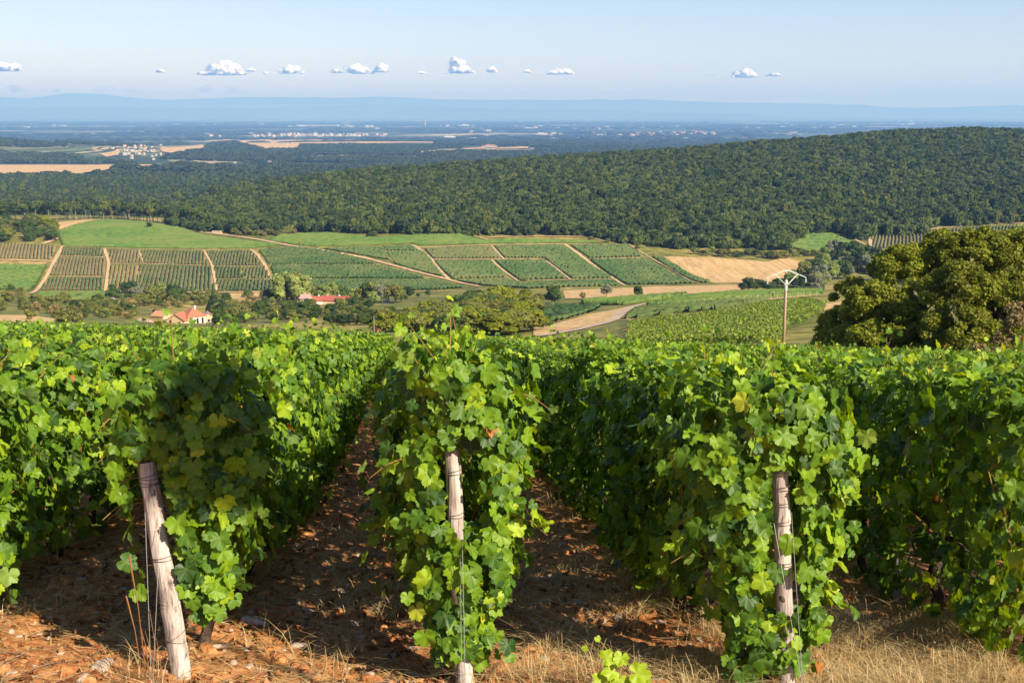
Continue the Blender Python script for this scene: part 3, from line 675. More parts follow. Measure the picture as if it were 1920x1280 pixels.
# forest hill: base line in the photograph -> distance along each azimuth
FB = [(300,418),(340,425),(380,432),(450,437),(520,437),(560,436),(640,436),(780,437),(870,438),(960,441),(1040,441),(1100,440),(1150,452),(1185,456),(1240,462),(1290,465),(1350,463),(1420,467),(1468,467),(1505,440),(1560,434),(1612,448),(1640,440),(1680,442),(1722,440),(1752,424),(1850,419),(1920,416),(2100,412)]
fu = []; fd = []
for a, b in FB: q = unproj(a, b+3, 600, 1200); fu.append(q[0]/q[1]); fd.append(q[1])
ru, rd = zip(*[((k-960)/FPX, d) for k, d in ((250, 1100), (350, 1150), (500, 1330), (700, 1450), (870, 1500), (1000, 1530), (1150, 1560), (1300, 1600), (1450, 1650), (1600, 1710), (1750, 1760), (1920, 1760), (2400, 1760))])
x, y, rr = scatter_area(-0.29, 0.5, 640, 1800, 7.6, lambda x, y, u: (y > np.interp(u, fu, fd)+2) & (y < np.interp(u, ru, rd)+60), 3)
h = rr.uniform(8, 15, len(x))*(1+0.25*fbm(x/60, y/60, 8, 2)); wd = rr.uniform(7.5, 13, len(x))
clr = (fbm(x/110, y/110, 31, 3) > 0.52); h[clr] *= 0.45; wd[clr] *= 0.6
pts = np.column_stack([x, y, terr(x, y)-0.22*h])
print('forest trees', len(x))
gn_scatter('forest', pts, np.column_stack([wd, wd, h]), rr.randint(0, 5, len(x)), fc, 'dense mixed forest covering the long hill behind the vineyards')
# conifer wood and left woods
x, y, rr = scatter_area(-0.5, -0.13, 1010, 2180, 8.0, lambda x, y, u: (y > 1040) & ((y > np.interp(u, ru, rd)+70) | (u < -0.285)), 5)
h = rr.uniform(11, 17, len(x)); wd = rr.uniform(11, 17, len(x)); cf = rr.rand(len(x)) < 0.75; idx = np.where(cf, rr.randint(0, 3, len(x)), 3+rr.randint(0, 5, len(x)))
wd[~cf] *= 0.7
gn_scatter('conifer_wood', np.column_stack([x, y, terr(x, y)-0.5]), np.column_stack([wd, wd, h]), idx, cc+fc, 'bluish conifer wood stretching left of the forest hill')
# tall edge trees with pale trunks, in one line
edge = wpoly([(-60,418),(0,416),(90,414),(205,410),(262,416),(340,425),(372,432)], 700, 1200)
edge_tr = MB()
ex = []; 
for (a, b) in zip(edge[:-1], edge[1:]):
    n = int(math.hypot(b[0]-a[0], b[1]-a[1])/3.0)
    for k in range(n): ex.append((a[0]+(b[0]-a[0])*k/n+R.uniform(-1, 1), a[1]+(b[1]-a[1])*k/n+R.uniform(0, 26)))
ex = np.array(ex); z = terr(ex[:, 0], ex[:, 1]); n = len(ex)
for i in range(n): edge_tr.tube([(ex[i, 0], ex[i, 1], z[i]-0.5), (ex[i, 0]+R.uniform(-.4, .4), ex[i, 1], z[i]+12)], [0.3, 0.16], 4)
o = edge_tr.build('forest_edge_trunks', plain('pale_trunk', (0.30, 0.25, 0.18), None, 0.5)); tag(o, 'pale bare trunks along the upper left forest edge', None, None, 'stuff')
hh = np.random.RandomState(2).uniform(8, 11, n)
gn_scatter('forest_edge', np.column_stack([ex, z+5.5]), np.column_stack([hh, hh, hh*0.95]), np.random.RandomState(4).randint(0, 5, n), fc, 'crowns of the tall trees along the upper left forest edge')

# woods of the plain: keep off the far fields and villages
farpoly = [wpoly(q, 2250, 9000) for q in ([(-60,307),(224,306),(222,326),(160,336),(60,340),(-60,340)], [(180,283),(230,276),(310,272),(335,282),(318,298),(240,300),(196,297)], [(296,274),(384,268),(392,282),(320,292)],
           [(366,256),(436,256),(440,262),(650,258),(830,260),(815,272),(560,275),(576,282),(500,283),(390,269)], [(780,285),(860,278),(1000,274),(1000,282),(850,286),(785,292)], [(245,308),(335,309),(300,320),(258,319)])]
def keepfar(x, y, u):
    k = fbm(x/520, y/520, 41, 3) > -0.06
    for q in farpoly: k &= ~inpoly(x, y, q)
    return k
x, y, rr = scatter_area(-0.55, 0.2, 1750, 7200, 24, lambda x, y, u: keepfar(x, y, u) & ((y > 2120) | (u > -0.28)) & (y > np.interp(u, ru, rd)+180), 6)
h = rr.uniform(9, 15, len(x)); w_ = rr.uniform(13, 22, len(x))
print('far woods', len(x))
gn_scatter('plain_woods', np.column_stack([x, y, terr(x, y)-1.5]), np.column_stack([w_, w_, h]), rr.randint(0, 3, len(x)), wc, 'dark blue green woods of the nearer plain and low hills')
x, y, rr = scatter_area(-0.55, 0.55, 7200, 26000, 150, lambda x, y, u: fbm(x/1500, y/900, 43, 3) > 0.0, 7)
gn_scatter('plain_hedges', np.column_stack([x, y, terr(x, y)-1.5]), np.column_stack([rr.uniform(60, 130, len(x)), rr.uniform(20, 50, len(x)), rr.uniform(11, 18, len(x))]), rr.randint(0, 3, len(x)), wc, 'hedges and woods scattered over the far plain')

# ------------------------------------------------------------------ single trees of the valley
TM = {}
def tree_protos(key, mt, shape, n, leaf, w, base, nb, cnt=2, th=0.45, tr=0.028):
    TM[key] = [(crown_mesh('crown', M[mt], hash(key) % 997 + i if False else sum(map(ord, key))+i*7, nb, n, leaf, shape, 1.0, w, base), trunk_mesh('trunk', M['tree_bark'], i+3, th, tr)) for i in range(cnt)]
for mt in ('green', 'olive', 'pale', 'dark', 'dry', 'purple', 'grey', 'oak'):
    tree_protos(mt, mt, 'round', 4200, 0.062, 0.54, 0.10, 30, 4)
tree_protos('poplar', 'poplar', 'tall', 2200, 0.07, 0.24, 0.14, 9, 2)
tree_protos('spruce', 'dark', 'cone', 1800, 0.07, 0.30, 0.06, 12, 1, 0.8)
tree_protos('bush', 'olive', 'round', 2000, 0.10, 0.80, 0.0, 18, 4, 0.3, 0.03)
tree_protos('greenbush', 'green', 'round', 2000, 0.10, 0.80, 0.0, 18, 3, 0.3, 0.03)
tree_protos('drybush', 'dry', 'round', 1600, 0.10, 0.80, 0.0, 18, 2, 0.3, 0.03)
tc_ = 0
def tree(key, pos, h, label, group=None, w=1.0, name=None):
    global tc_; tc_ += 1
    cm, tm = TM[key][tc_ % len(TM[key])]; bush = 'bush' in key
    if group and 'oaks' in group: name = 'oak_tree'
    if group and 'copse' in group: name = 'copse_tree'
    if group and ('forest foot' in group or 'under the forest' in group or 'scrub' in group) and not bush: name = 'small_tree'
    t = empty(name or ('shrub' if bush else 'pine_tree' if key == 'spruce' else 'poplar_tree' if key == 'poplar' else 'deciduous_tree'), pos, R.uniform(0, 6.28))
    t.scale = (h*w, h*w, h); tag(t, label, 'shrub' if bush else 'tree', group)
    obj('crown', cm, t)
    if not bush: obj('trunk', tm, t)
    return t
def tree_px(key, px, top, d, hm, label, group=None, w=1.0):
    """crown top seen at (px, top) from distance d, tree hm metres tall"""
    q = at_d(px, top, d); g = tz(q.x, q.y); h = max(q.z-g, hm*0.55); h = min(h, hm*1.6)
    return tree(key, (q.x, q.y, g-0.02*h), h, label, group, w)
def tree_b(key, px, base, hpx, label, group=None, w=1.0, d0=100, d1=1400):
    """foot of the tree seen at (px, base)"""
    x, y = unproj(px, base, d0, d1); return tree(key, (x, y, tz(x, y)), hpx*y/FPX, label, group, w)
V1 = 'trees of the valley wood'
# pale poplar grove and village trees
for i, (px, hh) in enumerate([(520, 44), (529, 47), (538, 48), (547, 49), (556, 48), (565, 46), (573, 43), (526, 45), (551, 49), (569, 45)]):
    tree_b('poplar', px, 563+R.uniform(-3, 3), hh+3, 'pale green poplar packed in the square grove below the vineyard slope', 'poplars of the pale grove', 1.25, 450, 620)
for px, b, hh, k, w in [(590,560,28,'pale',1.1),(605,562,32,'pale',1.1),(622,561,36,'pale',1.0),(636,560,30,'green',1.0),(582,556,22,'pale',1.1),(662,562,24,'pale',1),(676,566,28,'olive',1),(690,562,38,'green',1),(702,566,42,'pale',.9),(716,566,36,'grey',1.0),
    (728,565,34,'green',1),(741,568,38,'olive',1.1),(752,566,30,'green',1),(764,560,26,'dark',.8),(770,558,22,'green',.8),(803,556,14,'green',1),(784,558,10,'dark',1),(700,572,30,'pale',1),(655,572,16,'greenbush',.9),(680,575,18,'green',1),(692,553,26,'dark',.8),(646,556,20,'green',1)]:
    tree_b(k, px, b, hh, 'leafy tree crowded round the red roofed hamlet in the valley', 'trees around the hamlet', w, 430, 640)
# band of scrub from left edge to the oak wood
rr = random.Random(11)
for i in range(95):
    px = rr.uniform(400, 700); b = rr.uniform(572, 604); d = np.interp(b, [572, 604], [470, 340])
    tree_px(rr.choice(['green','olive','olive','green','dark']), px, b-rr.uniform(8, 20), d, 6, 'rounded tree in the olive green wood band left of the oak wood', V1, rr.uniform(1.0, 1.4))
for i in range(34):
    px = rr.uniform(590, 720); b = rr.uniform(592, 604); d = rr.uniform(300, 340)
    tree_px(rr.choice(['green','dark','olive']), px, b-rr.uniform(6, 16), d, 6, 'dark tree with shaded foot behind the small green meadow', 'trees behind the green meadow', rr.uniform(1.0, 1.3))
for i in range(95):
    px = rr.uniform(715, 1000); t = np.interp(px, [715, 800, 860, 950, 1000], [575, 560, 545, 532, 545])+rr.uniform(-3, 46); d = np.interp(t, [530, 620], [400, 225])+rr.uniform(-8, 8)
    tree_px(rr.choice(['oak','olive','green','oak','oak','olive']), px, t, d, 9, 'broad oak of the dark wood in front of the tan strip', 'oaks of the central wood', rr.uniform(1.2, 1.8))
for i in range(26):
    px = rr.uniform(840, 1000); d = rr.uniform(215, 250); tree_px(rr.choice(['oak','olive','green','oak']), px, rr.uniform(575, 600), d, 9, 'broad oak of the dark wood in front of the tan strip', 'oaks of the central wood', rr.uniform(1.5, 2.1))
for px, t, d, k, w, hm in [(985,537,395,'oak',1.1,9),(1035,532,400,'green',1.0,9),(1010,548,380,'olive',1.1,8),(940,578,255,'oak',1.2,9),(905,585,240,'green',1.2,8),(975,590,245,'green',1.2,8),(1000,600,240,'olive',.9,6),(870,600,225,'green',1.2,7),(960,600,220,'olive',1.2,7)]:
    tree_px(k, px, t, d, hm, 'broad oak of the dark wood in front of the tan strip', 'oaks of the central wood', w)
# left scrub
for i in range(210):
    px = rr.uniform(-20, 520); b = rr.uniform(556, 600)
    if px < 110 and b > 588: continue
    if 250 < px < 400 and b > 578: continue
    if px < 205 and b < 562 and rr.random() < .6: continue
    tree_b(rr.choice(['bush','bush','greenbush','drybush','bush','olive','green']), px, b, rr.uniform(9, 22), 'scrubby bush or small tree on the dry ground left in the valley', 'scrub on the dry valley ground', rr.uniform(0.9, 1.3), 250, 640)
for px, b, hh, k, w, lb in [(142,585,26,'dark',1.0,'dark round tree standing alone left of the farmhouse wood'), (402,590,46,'spruce',1.3,'dark green pine towering right of the red roofed farmhouse'), (330,572,36,'green',1.0,'tall tree behind the farmhouse roof'),
    (300,570,30,'olive',1.0,'olive tree left behind the farmhouse'), (283,566,34,'olive',1.1,'large olive green tree left of the farmhouse'), (255,562,28,'grey',1.0,'greyish tree between the vines and the farm wood'), (262,575,26,'olive',1.3,'wide yellowish bush tree left of the farm'),
    (292,592,14,'purple',1.0,'small purple leaved tree beside the pink shed'), (432,588,14,'purple',1.0,'first purple leaved tree right of the pine'), (452,592,12,'purple',1.0,'smaller purple leaved tree right of the pine'),
    (20,548,16,'green',1.2,'round tree by the lower left track'), (38,550,13,'olive',1.2,'olive bush beside the round tree by the lower left track'), (214,552,22,'green',1,'first green tree right of the middle track'), (235,550,24,'dark',1,'dark tree in the clump under the striped plots'), (250,548,24,'green',1.1,'green tree in the clump under the striped plots'), (300,552,26,'pale',1.0,'pale yellow green tree under the widest striped plot'), (325,560,30,'dark',1.1,'dark broad tree under the widest striped plot'),
    (57,600,22,'bush',1,'loose bush standing in the pale left field'),(125,608,30,'bush',1.4,'big loose bush just above the left vine tops')]:
    tree_b(k, px, b, hh, lb, None, w, 240, 640)
# single trees on the right
for px, b, hh, k, w, lb in [(1137,555,24,'grey',1.0,'left one of two small round trees on the tan strip'), (1196,556,22,'green',1.0,'right one of two small round trees on the tan strip'), (1092,562,16,'dry',1.0,'bare brownish tree left on the tan strip'), (1040,568,30,'green',1.0,'dark rounded tree at the right end of the oak wood')]:
    tree_b(k, px, b, hh, lb, None, w, 300, 600)
for i in range(16):
    tree_b(rr.choice(['green','dark','green']), 1392+i*9.5, 545+rr.uniform(-1.5, 1.5), rr.uniform(18, 26), 'dark tree of the hedge in front of the tan stubble field', 'trees of the dark field hedge', 1.2, 350, 640)
for i in range(75):
    px = rr.uniform(1478, 1700); b = rr.uniform(478, 548)
    if px < 1540 and b < 520 and b > 478+0: 
        if rr.random() < .85: continue
    k = rr.choice(['green','dark','grey','green','pale','olive','spruce' if rr.random() < .3 else 'green'])
    tree_b(k, px, b, rr.uniform(22, 40), 'tree of the bluish valley wood left of the big oaks', 'trees of the small valley wood', 1.05, 350, 800)
for px in range(1300, 1600, 9):
    tree_b(rr.choice(['olive','green','pale','bush']), px, np.interp(px, [1300, 1470, 1540, 1600], [476, 483, 478, 486])+rr.uniform(-3, 3), rr.uniform(9, 16), 'low pale tree along the foot of the forest', 'low trees at the forest foot', 1.2, 560, 860)
for px in range(440, 560, 8):
    tree_b(rr.choice(['dry','olive','bush']), px, 441+rr.uniform(-2, 1), rr.uniform(8, 15), 'brownish low tree where forest meets the smooth vineyard', 'low brown trees under the forest', 1.2, 640, 900)
for i in range(55):
    px = rr.uniform(-30, 100); b = rr.uniform(420, 455); b = max(b, 418+max(0, px-60)*0.35)
    tree_b(rr.choice(['green','oak','olive','green']), px, b, rr.uniform(18, 26), 'tree of the rounded copse at the upper left edge', 'trees of the upper left copse', 1.25, 700, 1100)
for px, b, hh, k, lb in [(280,428,12,'dark','small dark tree on the crest of the smooth vineyard'), (368,434,13,'dark','dark tree beside the crest hut'), (360,430,16,'green','green tree near the crest hut'), (562,459,6,'dry','tiny bush beside the long diagonal track'), (700,446,12,'green','lone tree on the edge of the long green strip'), (690,446,9,'dark','low dark tree left of the lone strip tree'),
                          (1108,452,10,'olive','yellowish tree where the slope meets the forest'), (1140,455,9,'pale','pale tree at the forest corner'), (1195,468,9,'olive','olive tree at the top right of the slope'), (985,527,8,'pale','small yellow tree on the low pale path')]:
    tree_b(k, px, b, hh, lb, None, 1.2, 600, 1100)

# big oaks at right, near enough for leaves
def big_crown(name, mt, blobs, n, leaf, seed):
    rr = np.random.RandomState(seed); B = np.array(blobs)
    sub = []
    for (x, y, z, r) in B:
        for k in range(44):
            g = rr.normal(0, 1, 3); g /= np.linalg.norm(g); g[2] = abs(g[2]) if rr.rand() < .75 else g[2]
            sub.append((x+g[0]*r*0.85, y+g[1]*r*0.85, z+g[2]*r*0.8, r*rr.uniform(0.10, 0.28)))
    sub = np.array(sub); k = rr.choice(len(sub), n, p=sub[:, 3]**2/np.sum(sub[:, 3]**2))
    g = rr.normal(0, 1, (n, 3)); g /= np.linalg.norm(g, axis=1)[:, None]
    C = sub[k, :3] + g*(sub[k, 3]*rr.uniform(0.4, 1.12, n))[:, None]*np.array([1, 1, 0.8])
    V, Fq, rn = quads(C, leaf*rr.uniform(0.6, 1.5, n), g+np.array([0, 0, 0.3]), rr, 0.9)
    rn = np.clip(0.6*rn + 0.4*np.repeat(rr.rand(len(sub))[k], 4), 0, 1)
    return mesh_np(name, V, Fq, {'rnd': rn}, [mt])
def big_tree(px, d, blobs_px, mt, n, leaf, seed, label, name='oak_tree'):
    q = at_d(px, 660, d); g = tz(q.x, q.y); t = empty(name, (q.x, q.y, g)); tag(t, label, 'tree')
    bl = []
    for (bx, by, br, dd) in blobs_px:
        p_ = at_d(bx, by, d+dd); bl.append((p_.x-q.x, p_.y-q.y, max(p_.z-g, 0.6), br*d/FPX))
    obj('crown', big_crown('crown', M[mt], bl, n, leaf, seed), t)
    b = MB(); s9 = 0.15 if 'bush' in name else 1.0; b.tube([(0, 0, -0.5), (0.1*s9, 0, 2*s9), (0, 0.1*s9, 4*s9)], [0.38*s9, 0.3*s9, 0.22*s9], 9)
    for i in range(9):
        x_, y_, z_, r_ = bl[i % len(bl)]; b.tube([(0, 0, (1.6+i*0.25)*s9), (x_*0.5, y_*0.5, 0.5*(2*s9+z_)), (x_, y_, z_+r_*0.3)], [0.16*s9, 0.1*s9, 0.03*s9], 6)
    obj('trunk', b.mesh('trunk', M['tree_bark']), t)
    return t
big_tree(1690, 72, [(1700,530,70,0),(1640,590,66,-2),(1750,590,80,-3),(1690,620,70,-3),(1580,620,50,0),(1760,500,56,1),(1600,560,45,2),(1560,650,40,-1),(1600,690,60,-2),(1680,700,70,-4),(1760,700,70,-4),(1640,660,60,-5),(1720,670,70,-5),(1660,505,36,2),(1700,490,44,1),(1770,470,44,1)], 'oak', 150000, 0.135, 5, 'big dark green oak left of the two at the right edge, behind the vine tops')
big_tree(1850, 68, [(1860,520,84,0),(1800,560,70,-3),(1920,500,80,1),(1880,600,80,-3),(1960,560,90,0),(1810,480,56,2),(1850,470,50,2),(1985,480,70,3),(1820,680,80,-4),(1900,700,80,-4),(1800,640,70,-5),(1960,680,80,-3)], 'oak', 150000, 0.135, 9, 'larger yellow lit oak cut by the right edge of the photo')
big_tree(1895, 56, [(1885,645,30,0),(1920,615,36,0),(1860,670,24,-1),(1955,650,44,0),(1905,585,22,1),(1945,590,34,1),(1835,655,16,0)], 'dry', 16000, 0.10, 12, 'dry brownish bush in front of the larger oak', 'dry_bush')

# ------------------------------------------------------------------ houses
M['wallw'] = plain('wall_white', (0.72, 0.66, 0.56), (0.62, 0.56, 0.47), 0.6)
M['wallc'] = plain('wall_cream', (0.62, 0.47, 0.30), (0.54, 0.40, 0.25), 0.6)
M['roofo'] = plain('roof_orange_tile', (0.50, 0.17, 0.09), (0.36, 0.13, 0.08), 1.5)
M['roofr'] = plain('roof_red_tile', (0.42, 0.12, 0.09), (0.30, 0.08, 0.06), 1.5)
M['roofp'] = plain('roof_pink_sheet', (0.50, 0.30, 0.27), (0.42, 0.25, 0.24), 0.5)
M['roofm'] = plain('roof_mauve_sheet', (0.30, 0.20, 0.26), (0.26, 0.17, 0.22), 0.5)
M['rooft2'] = plain('roof_faded_orange', (0.55, 0.27, 0.16), None, 1)
M['rooft'] = plain('roof_tan', (0.42, 0.30, 0.20), None, 1)
M['dkwin'] = plain('window_dark', (0.03, 0.035, 0.04), None, 1, 0.2, 0.5)
M['shut'] = plain('shutter_wood', (0.18, 0.07, 0.05), None, 1)
def house(pos, w, l, h, rh, rz, wall, roof, label, name='house', cat='house', hip=0.0, wins=(), group=None, chimney=True):
    t = empty(name, pos, rz); tag(t, label, cat, group)
    b = MB(); b.box((-w/2, -l/2, -1.5), (w/2, l/2, h))
    if not hip: b.add([(-w/2, -l/2, h), (w/2, -l/2, h), (0, -l/2, h+rh), (-w/2, l/2, h), (w/2, l/2, h), (0, l/2, h+rh)], [(0, 1, 2), (4, 3, 5)])
    obj('wall', b.mesh('wall', M[wall]), t)
    o_ = 0.35; e = l/2+o_; r = MB(); hy = e-hip*(w/2+o_); th = 0.18; x_ = w/2+o_; dz = -o_*rh/(w/2)
    vs = []
    for z_ in (0.02, th+0.02): vs += [(-x_, -e, h+dz+z_), (x_, -e, h+dz+z_), (x_, e, h+dz+z_), (-x_, e, h+dz+z_), (0, -hy, h+rh+z_), (0, hy, h+rh+z_)]
    fs = [(6, 10, 11, 9), (7, 8, 11, 10), (6, 7, 10), (8, 9, 11), (0, 3, 5, 4), (1, 4, 5, 2), (0, 4, 1), (2, 5, 3), (0, 1, 7, 6), (1, 2, 8, 7), (2, 3, 9, 8), (3, 0, 6, 9)]
    if not hip: fs = [f for f in fs if f not in ((6, 7, 10), (8, 9, 11), (0, 4, 1), (2, 5, 3), (0, 1, 7, 6), (2, 3, 9, 8))] + [(0, 4, 10, 6), (4, 1, 7, 10), (3, 9, 11, 5), (5, 11, 8, 2)]
    r.add(vs, fs); ro = obj('roof', r.mesh('roof', M[roof]), t)
    if chimney: obj('chimney', MB().box((w*0.15, l*0.1, h+rh*0.3), (w*0.15+0.6, l*0.1+0.6, h+rh+0.7)).mesh('chimney', M[wall]), ro)
    for (side, c, z0, ww, wh) in wins:                  # side 0:-y 1:+x 2:-x
        b = MB(); f = MB()
        if side == 0: b.box((c-ww/2, -l/2-0.03, z0), (c+ww/2, -l/2+0.05, z0+wh)); f.box((c-ww/2-.12, -l/2-.07, z0-.14), (c+ww/2+.12, -l/2-.003, z0-.01))
        elif side == 1: b.box((w/2-0.05, c-ww/2, z0), (w/2+0.03, c+ww/2, z0+wh)); f.box((w/2+.003, c-ww/2-.12, z0-.14), (w/2+.07, c+ww/2+.12, z0-.01))
        else: b.box((-w/2-0.03, c-ww/2, z0), (-w/2+0.05, c+ww/2, z0+wh)); f.box((-w/2-.07, c-ww/2-.12, z0-.14), (-w/2-.003, c+ww/2+.12, z0-.01))
        wo_ = obj('window', b.mesh('window', M['dkwin']), t); obj('sill', f.mesh('sill', M['wallw']), wo_)
    return t
def hpos(px, py, d, h):      # house whose eave-height point is seen at (px, py)
    q = at_d(px, py, d); return (q.x, q.y, q.z-h)
# farmhouse: main block, cream wing, sheds
house(hpos(361, 590, 400, 5.0), 6.4, 6.8, 5.0, 2.3, math.radians(38), 'wallw', 'roofo', 'white farmhouse with bright orange hipped tile roof behind the left vines', 'farmhouse', 'house', 0.9,
      wins=[(0, -1.8, 2.4, 0.8, 1.9), (0, 0.3, 2.4, 0.8, 1.9), (0, 2.1, 2.4, 0.8, 1.9), (2, 0, 2.6, 0.9, 1.2)])
house(hpos(336, 598, 396, 3.0), 6.6, 5.0, 3.0, 2.0, math.radians(-14), 'wallc', 'roofo', 'cream gabled wing left of the white farmhouse', 'farm_wing', 'house', 0.0, wins=[(0, -1.9, 1.2, 0.9, 1.8), (0, 1.3, 1.2, 0.9, 1.2)], chimney=False)
house(hpos(390, 592, 408, 3.0), 3.8, 4.5, 3.0, 1.3, math.radians(20), 'wallc', 'roofp', 'tan low outbuilding right behind the farmhouse', 'outbuilding', 'house', 0.0, wins=[(0, 0, 1.2, 0.8, 0.9)], chimney=False)
house(hpos(304, 588, 425, 3.0), 6.0, 5.0, 2.6, 1.3, math.radians(70), 'wallc', 'rooft2', 'low orange roofed barn behind the purple tree', 'barn', 'house', 0.0, wins=[(1, 0, 1.0, 0.9, 0.9)], chimney=False)
house(hpos(273, 604, 385, 2.4), 6.0, 4.4, 2.4, 1.0, math.radians(60), 'wallc', 'roofp', 'small shed with faded pink roof left of the farmhouse', 'shed', 'shed', 0.0, wins=[(1, 0, 0.8, 0.8, 0.8)], chimney=False)
house(hpos(281, 617, 360, 2.2), 3.6, 8.0, 2.2, 0.5, math.radians(86), 'wallc', 'roofm', 'long low shed with mauve roof just above the vine tops', 'long_shed', 'shed', 0.0, wins=[(1, 0, 0.8, 0.8, 0.8)], chimney=False)
# hut in front of the green meadow
house(hpos(708, 628, 205, 1.6), 1.3, 1.6, 1.9, 0.9, math.radians(20), 'wallc', 'roofo', 'tiny orange roofed hut by the thin wooden pole in the centre', 'hut', 'hut', 0.0, wins=[(0, 0, 0.4, 0.4, 0.8)], chimney=False)
house(hpos(700, 634, 206, 1.2), 0.9, 1.4, 1.2, 0.4, math.radians(70), 'wallc', 'roofr', 'low red roofed lean-to on the left of the tiny hut', 'lean_to', 'hut', 0.0, chimney=False)
# hamlet
for px, py, w, l, hh, rz, wl, rf, lb in [(602,562,3.6,6.5,3.4,95,'wallw','roofr','white walled house at the left end of the hamlet'), (617,561,4.2,6,3.0,80,'wallc','roofr','middle red roofed house of the hamlet between two others'), (640,562,5.5,7.5,3.0,84,'wallw','roofr','long red roofed house at the right of the hamlet'),
   (651,567,4.0,4.0,2.6,30,'wallc','roofr','small brick red annexe at the right end of the hamlet'), (619,575,3,3,1.8,40,'wallw','roofr','tiny red roofed shed in front of the hamlet'), (727,569,3.0,3.0,2.0,30,'wallw','roofm','tiny white hut among the trees right of the hamlet'), (574,558,4,4,1.6,80,'wallc','roofp','pinkish low shed beside the poplar grove')]:
    house(hpos(px, py, 500, hh), w, l, hh, 1.4, math.radians(rz), wl, rf, lb, wins=[(1, -1, 1.2, 0.8, 1.0), (1, 1, 1.2, 0.8, 1.0)])
house(P3(407, 438, 600, 1100), 4.0, 6.5, 0.3, 1.6, math.radians(80), 'wallc', 'rooft', 'tan thatched looking hut on the crest of the smooth vineyard', 'crest_hut', 'hut', chimney=False)
house(P3(209, 568, 400, 700), 2.2, 3, 1.5, 0.8, math.radians(80), 'wallw', 'roofm', 'tiny white shed below the middle pale track', 'garden_shed', 'shed', chimney=False)
# utility pole by the hut
q = at_d(702, 640, 200); t = empty('wooden_pole', q); tag(t, 'thin wooden utility pole in front of the green meadow', 'pole')
obj('shaft', MB().tube([(0, 0, -1), (0, 0, 4.6)], [0.09, 0.06], 8).mesh('shaft', plain('pole_wood', (0.40, 0.30, 0.22), None, 2)), t)
obj('crossbar', MB().box((-0.5, -0.05, 4.2), (0.5, 0.05, 4.3)).mesh('crossbar', M['tree_bark']), t)

# ------------------------------------------------------------------ concrete power pole
d = 110.0; s_ = d/FPX
q = at_d(1474, 529, d); g = tz(q.x, q.y); H = q.z-g
t = empty('power_pole', (q.x, q.y, g)); tag(t, 'tall tan concrete power pole with white roof shaped crossarm', 'power pole')
M['conc'] = plain('pole_concrete', (0.50, 0.36, 0.26), (0.40, 0.28, 0.20), 1.2, bmp=0.3)
M['galv'] = plain('galvanised_steel', (0.72, 0.70, 0.66), (0.60, 0.58, 0.55), 3, 0.5, 0.4)
M['glass'] = plain('insulator_glass', (0.70, 0.74, 0.74), None, 3, 0.2, 0.6)
obj('shaft', MB().tube([(0, 0, -1), (0, 0, H*0.8), (0, 0, H+0.25)], [0.17, 0.13, 0.115], 12).mesh('shaft', M['conc'], True), t)
b = MB()
A_ = lambda px, py: Vector(((px-1474)*s_, 0, (529-py)*s_))
for side, (ex_, ey) in ((-1, (1437, 521)), (1, (1511, 520))):
    b.tube([A_(1474, 507)+Vector((0, 0, H)), A_(1474+side*6, 507.5)+Vector((0, 0, H)), A_(ex_, ey)+Vector((0, 0, H))], [0.05, 0.05, 0.035], 6)
b.build('crossarm', M['galv'], t)
for side in (-1, 1):
    obj('brace', MB().tube([A_(1474+side*2, 533)+Vector((0, -0.2, H)), A_(1474+side*21, 514)+Vector((0, 0, H))], [0.05 if side > 0 else 0.03]*2, 6).mesh('brace', M['galv']), t)
obj('clamp', MB().tube([(0, 0, H-0.75), (0, 0, H+0.15)], [0.145, 0.14], 12).mesh('clamp', M['galv']), t)
for (ex_, ey, l) in ((1439, 521, 12), (1511, 521, 9), (1474, 508, 5)):
    p_ = A_(ex_, ey)+Vector((0, 0, H)); pts = []; rd_ = []
    for k in range(13): pts.append(p_-Vector((0, 0, k/12*l*s_))); rd_.append(0.085 if k % 2 else 0.03)
    obj('insulator', MB().tube(pts, rd_, 8).mesh('insulator', M['glass']), t)
for (ex_, ey) in ((1439, 533), (1511, 530), (1474, 513)):
    a0 = Vector((q.x, q.y, g)) + A_(ex_, ey)+Vector((0, 0, H)); pts = []
    for k in range(25):
        f = k/24; pts.append(a0 + Vector((f*130, -f*24, -4*4.0*f*(1-f)*0.5 + f*3)))
    o = MB().tube(pts, 0.011, 4).build('power_line', plain('wire_alu', (0.35, 0.33, 0.31), None, 1, 0.5)); tag(o, 'thin overhead wire running from the pole to the right past the oaks', 'wire', 'overhead wires')

# ------------------------------------------------------------------ settlements of the plain
def simple_house(nm, w, l, h, rh, wall, roof):
    b = MB(); b.box((-w/2, -l/2, -2), (w/2, l/2, h)); b.add([(-w/2, -l/2, h), (w/2, -l/2, h), (0, -l/2, h+rh), (-w/2, l/2, h), (w/2, l/2, h), (0, l/2, h+rh)], [(0, 1, 2), (4, 3, 5)])
    r = MB(); x_ = w/2+.4; e = l/2+.4
    r.add([(-x_, -e, h-.2), (0, -e, h+rh+.3), (0, e, h+rh+.3), (-x_, e, h-.2), (x_, -e, h-.2), (x_, e, h-.2)], [(0, 1, 2, 3), (1, 4, 5, 2)])
    return b.mesh('wall', M[wall]), r.mesh('roof', M[roof])
M['farw'] = plain('far_white_wall', (0.55, 0.49, 0.42), None, 0.02); M['farr'] = plain('far_red_roof', (0.42, 0.17, 0.11), None, 0.02); M['farb'] = plain('far_brown_roof', (0.35, 0.24, 0.18), None, 0.02); M['farp'] = plain('far_pale_roof', (0.52, 0.50, 0.48), None, 0.02)
SH = [simple_house('a', 9, 13, 6, 3, 'farw', 'farr'), simple_house('b', 8, 11, 5.5, 2.5, 'farw', 'farb'), simple_house('c', 10, 14, 7, 2.5, 'farw', 'farp')]
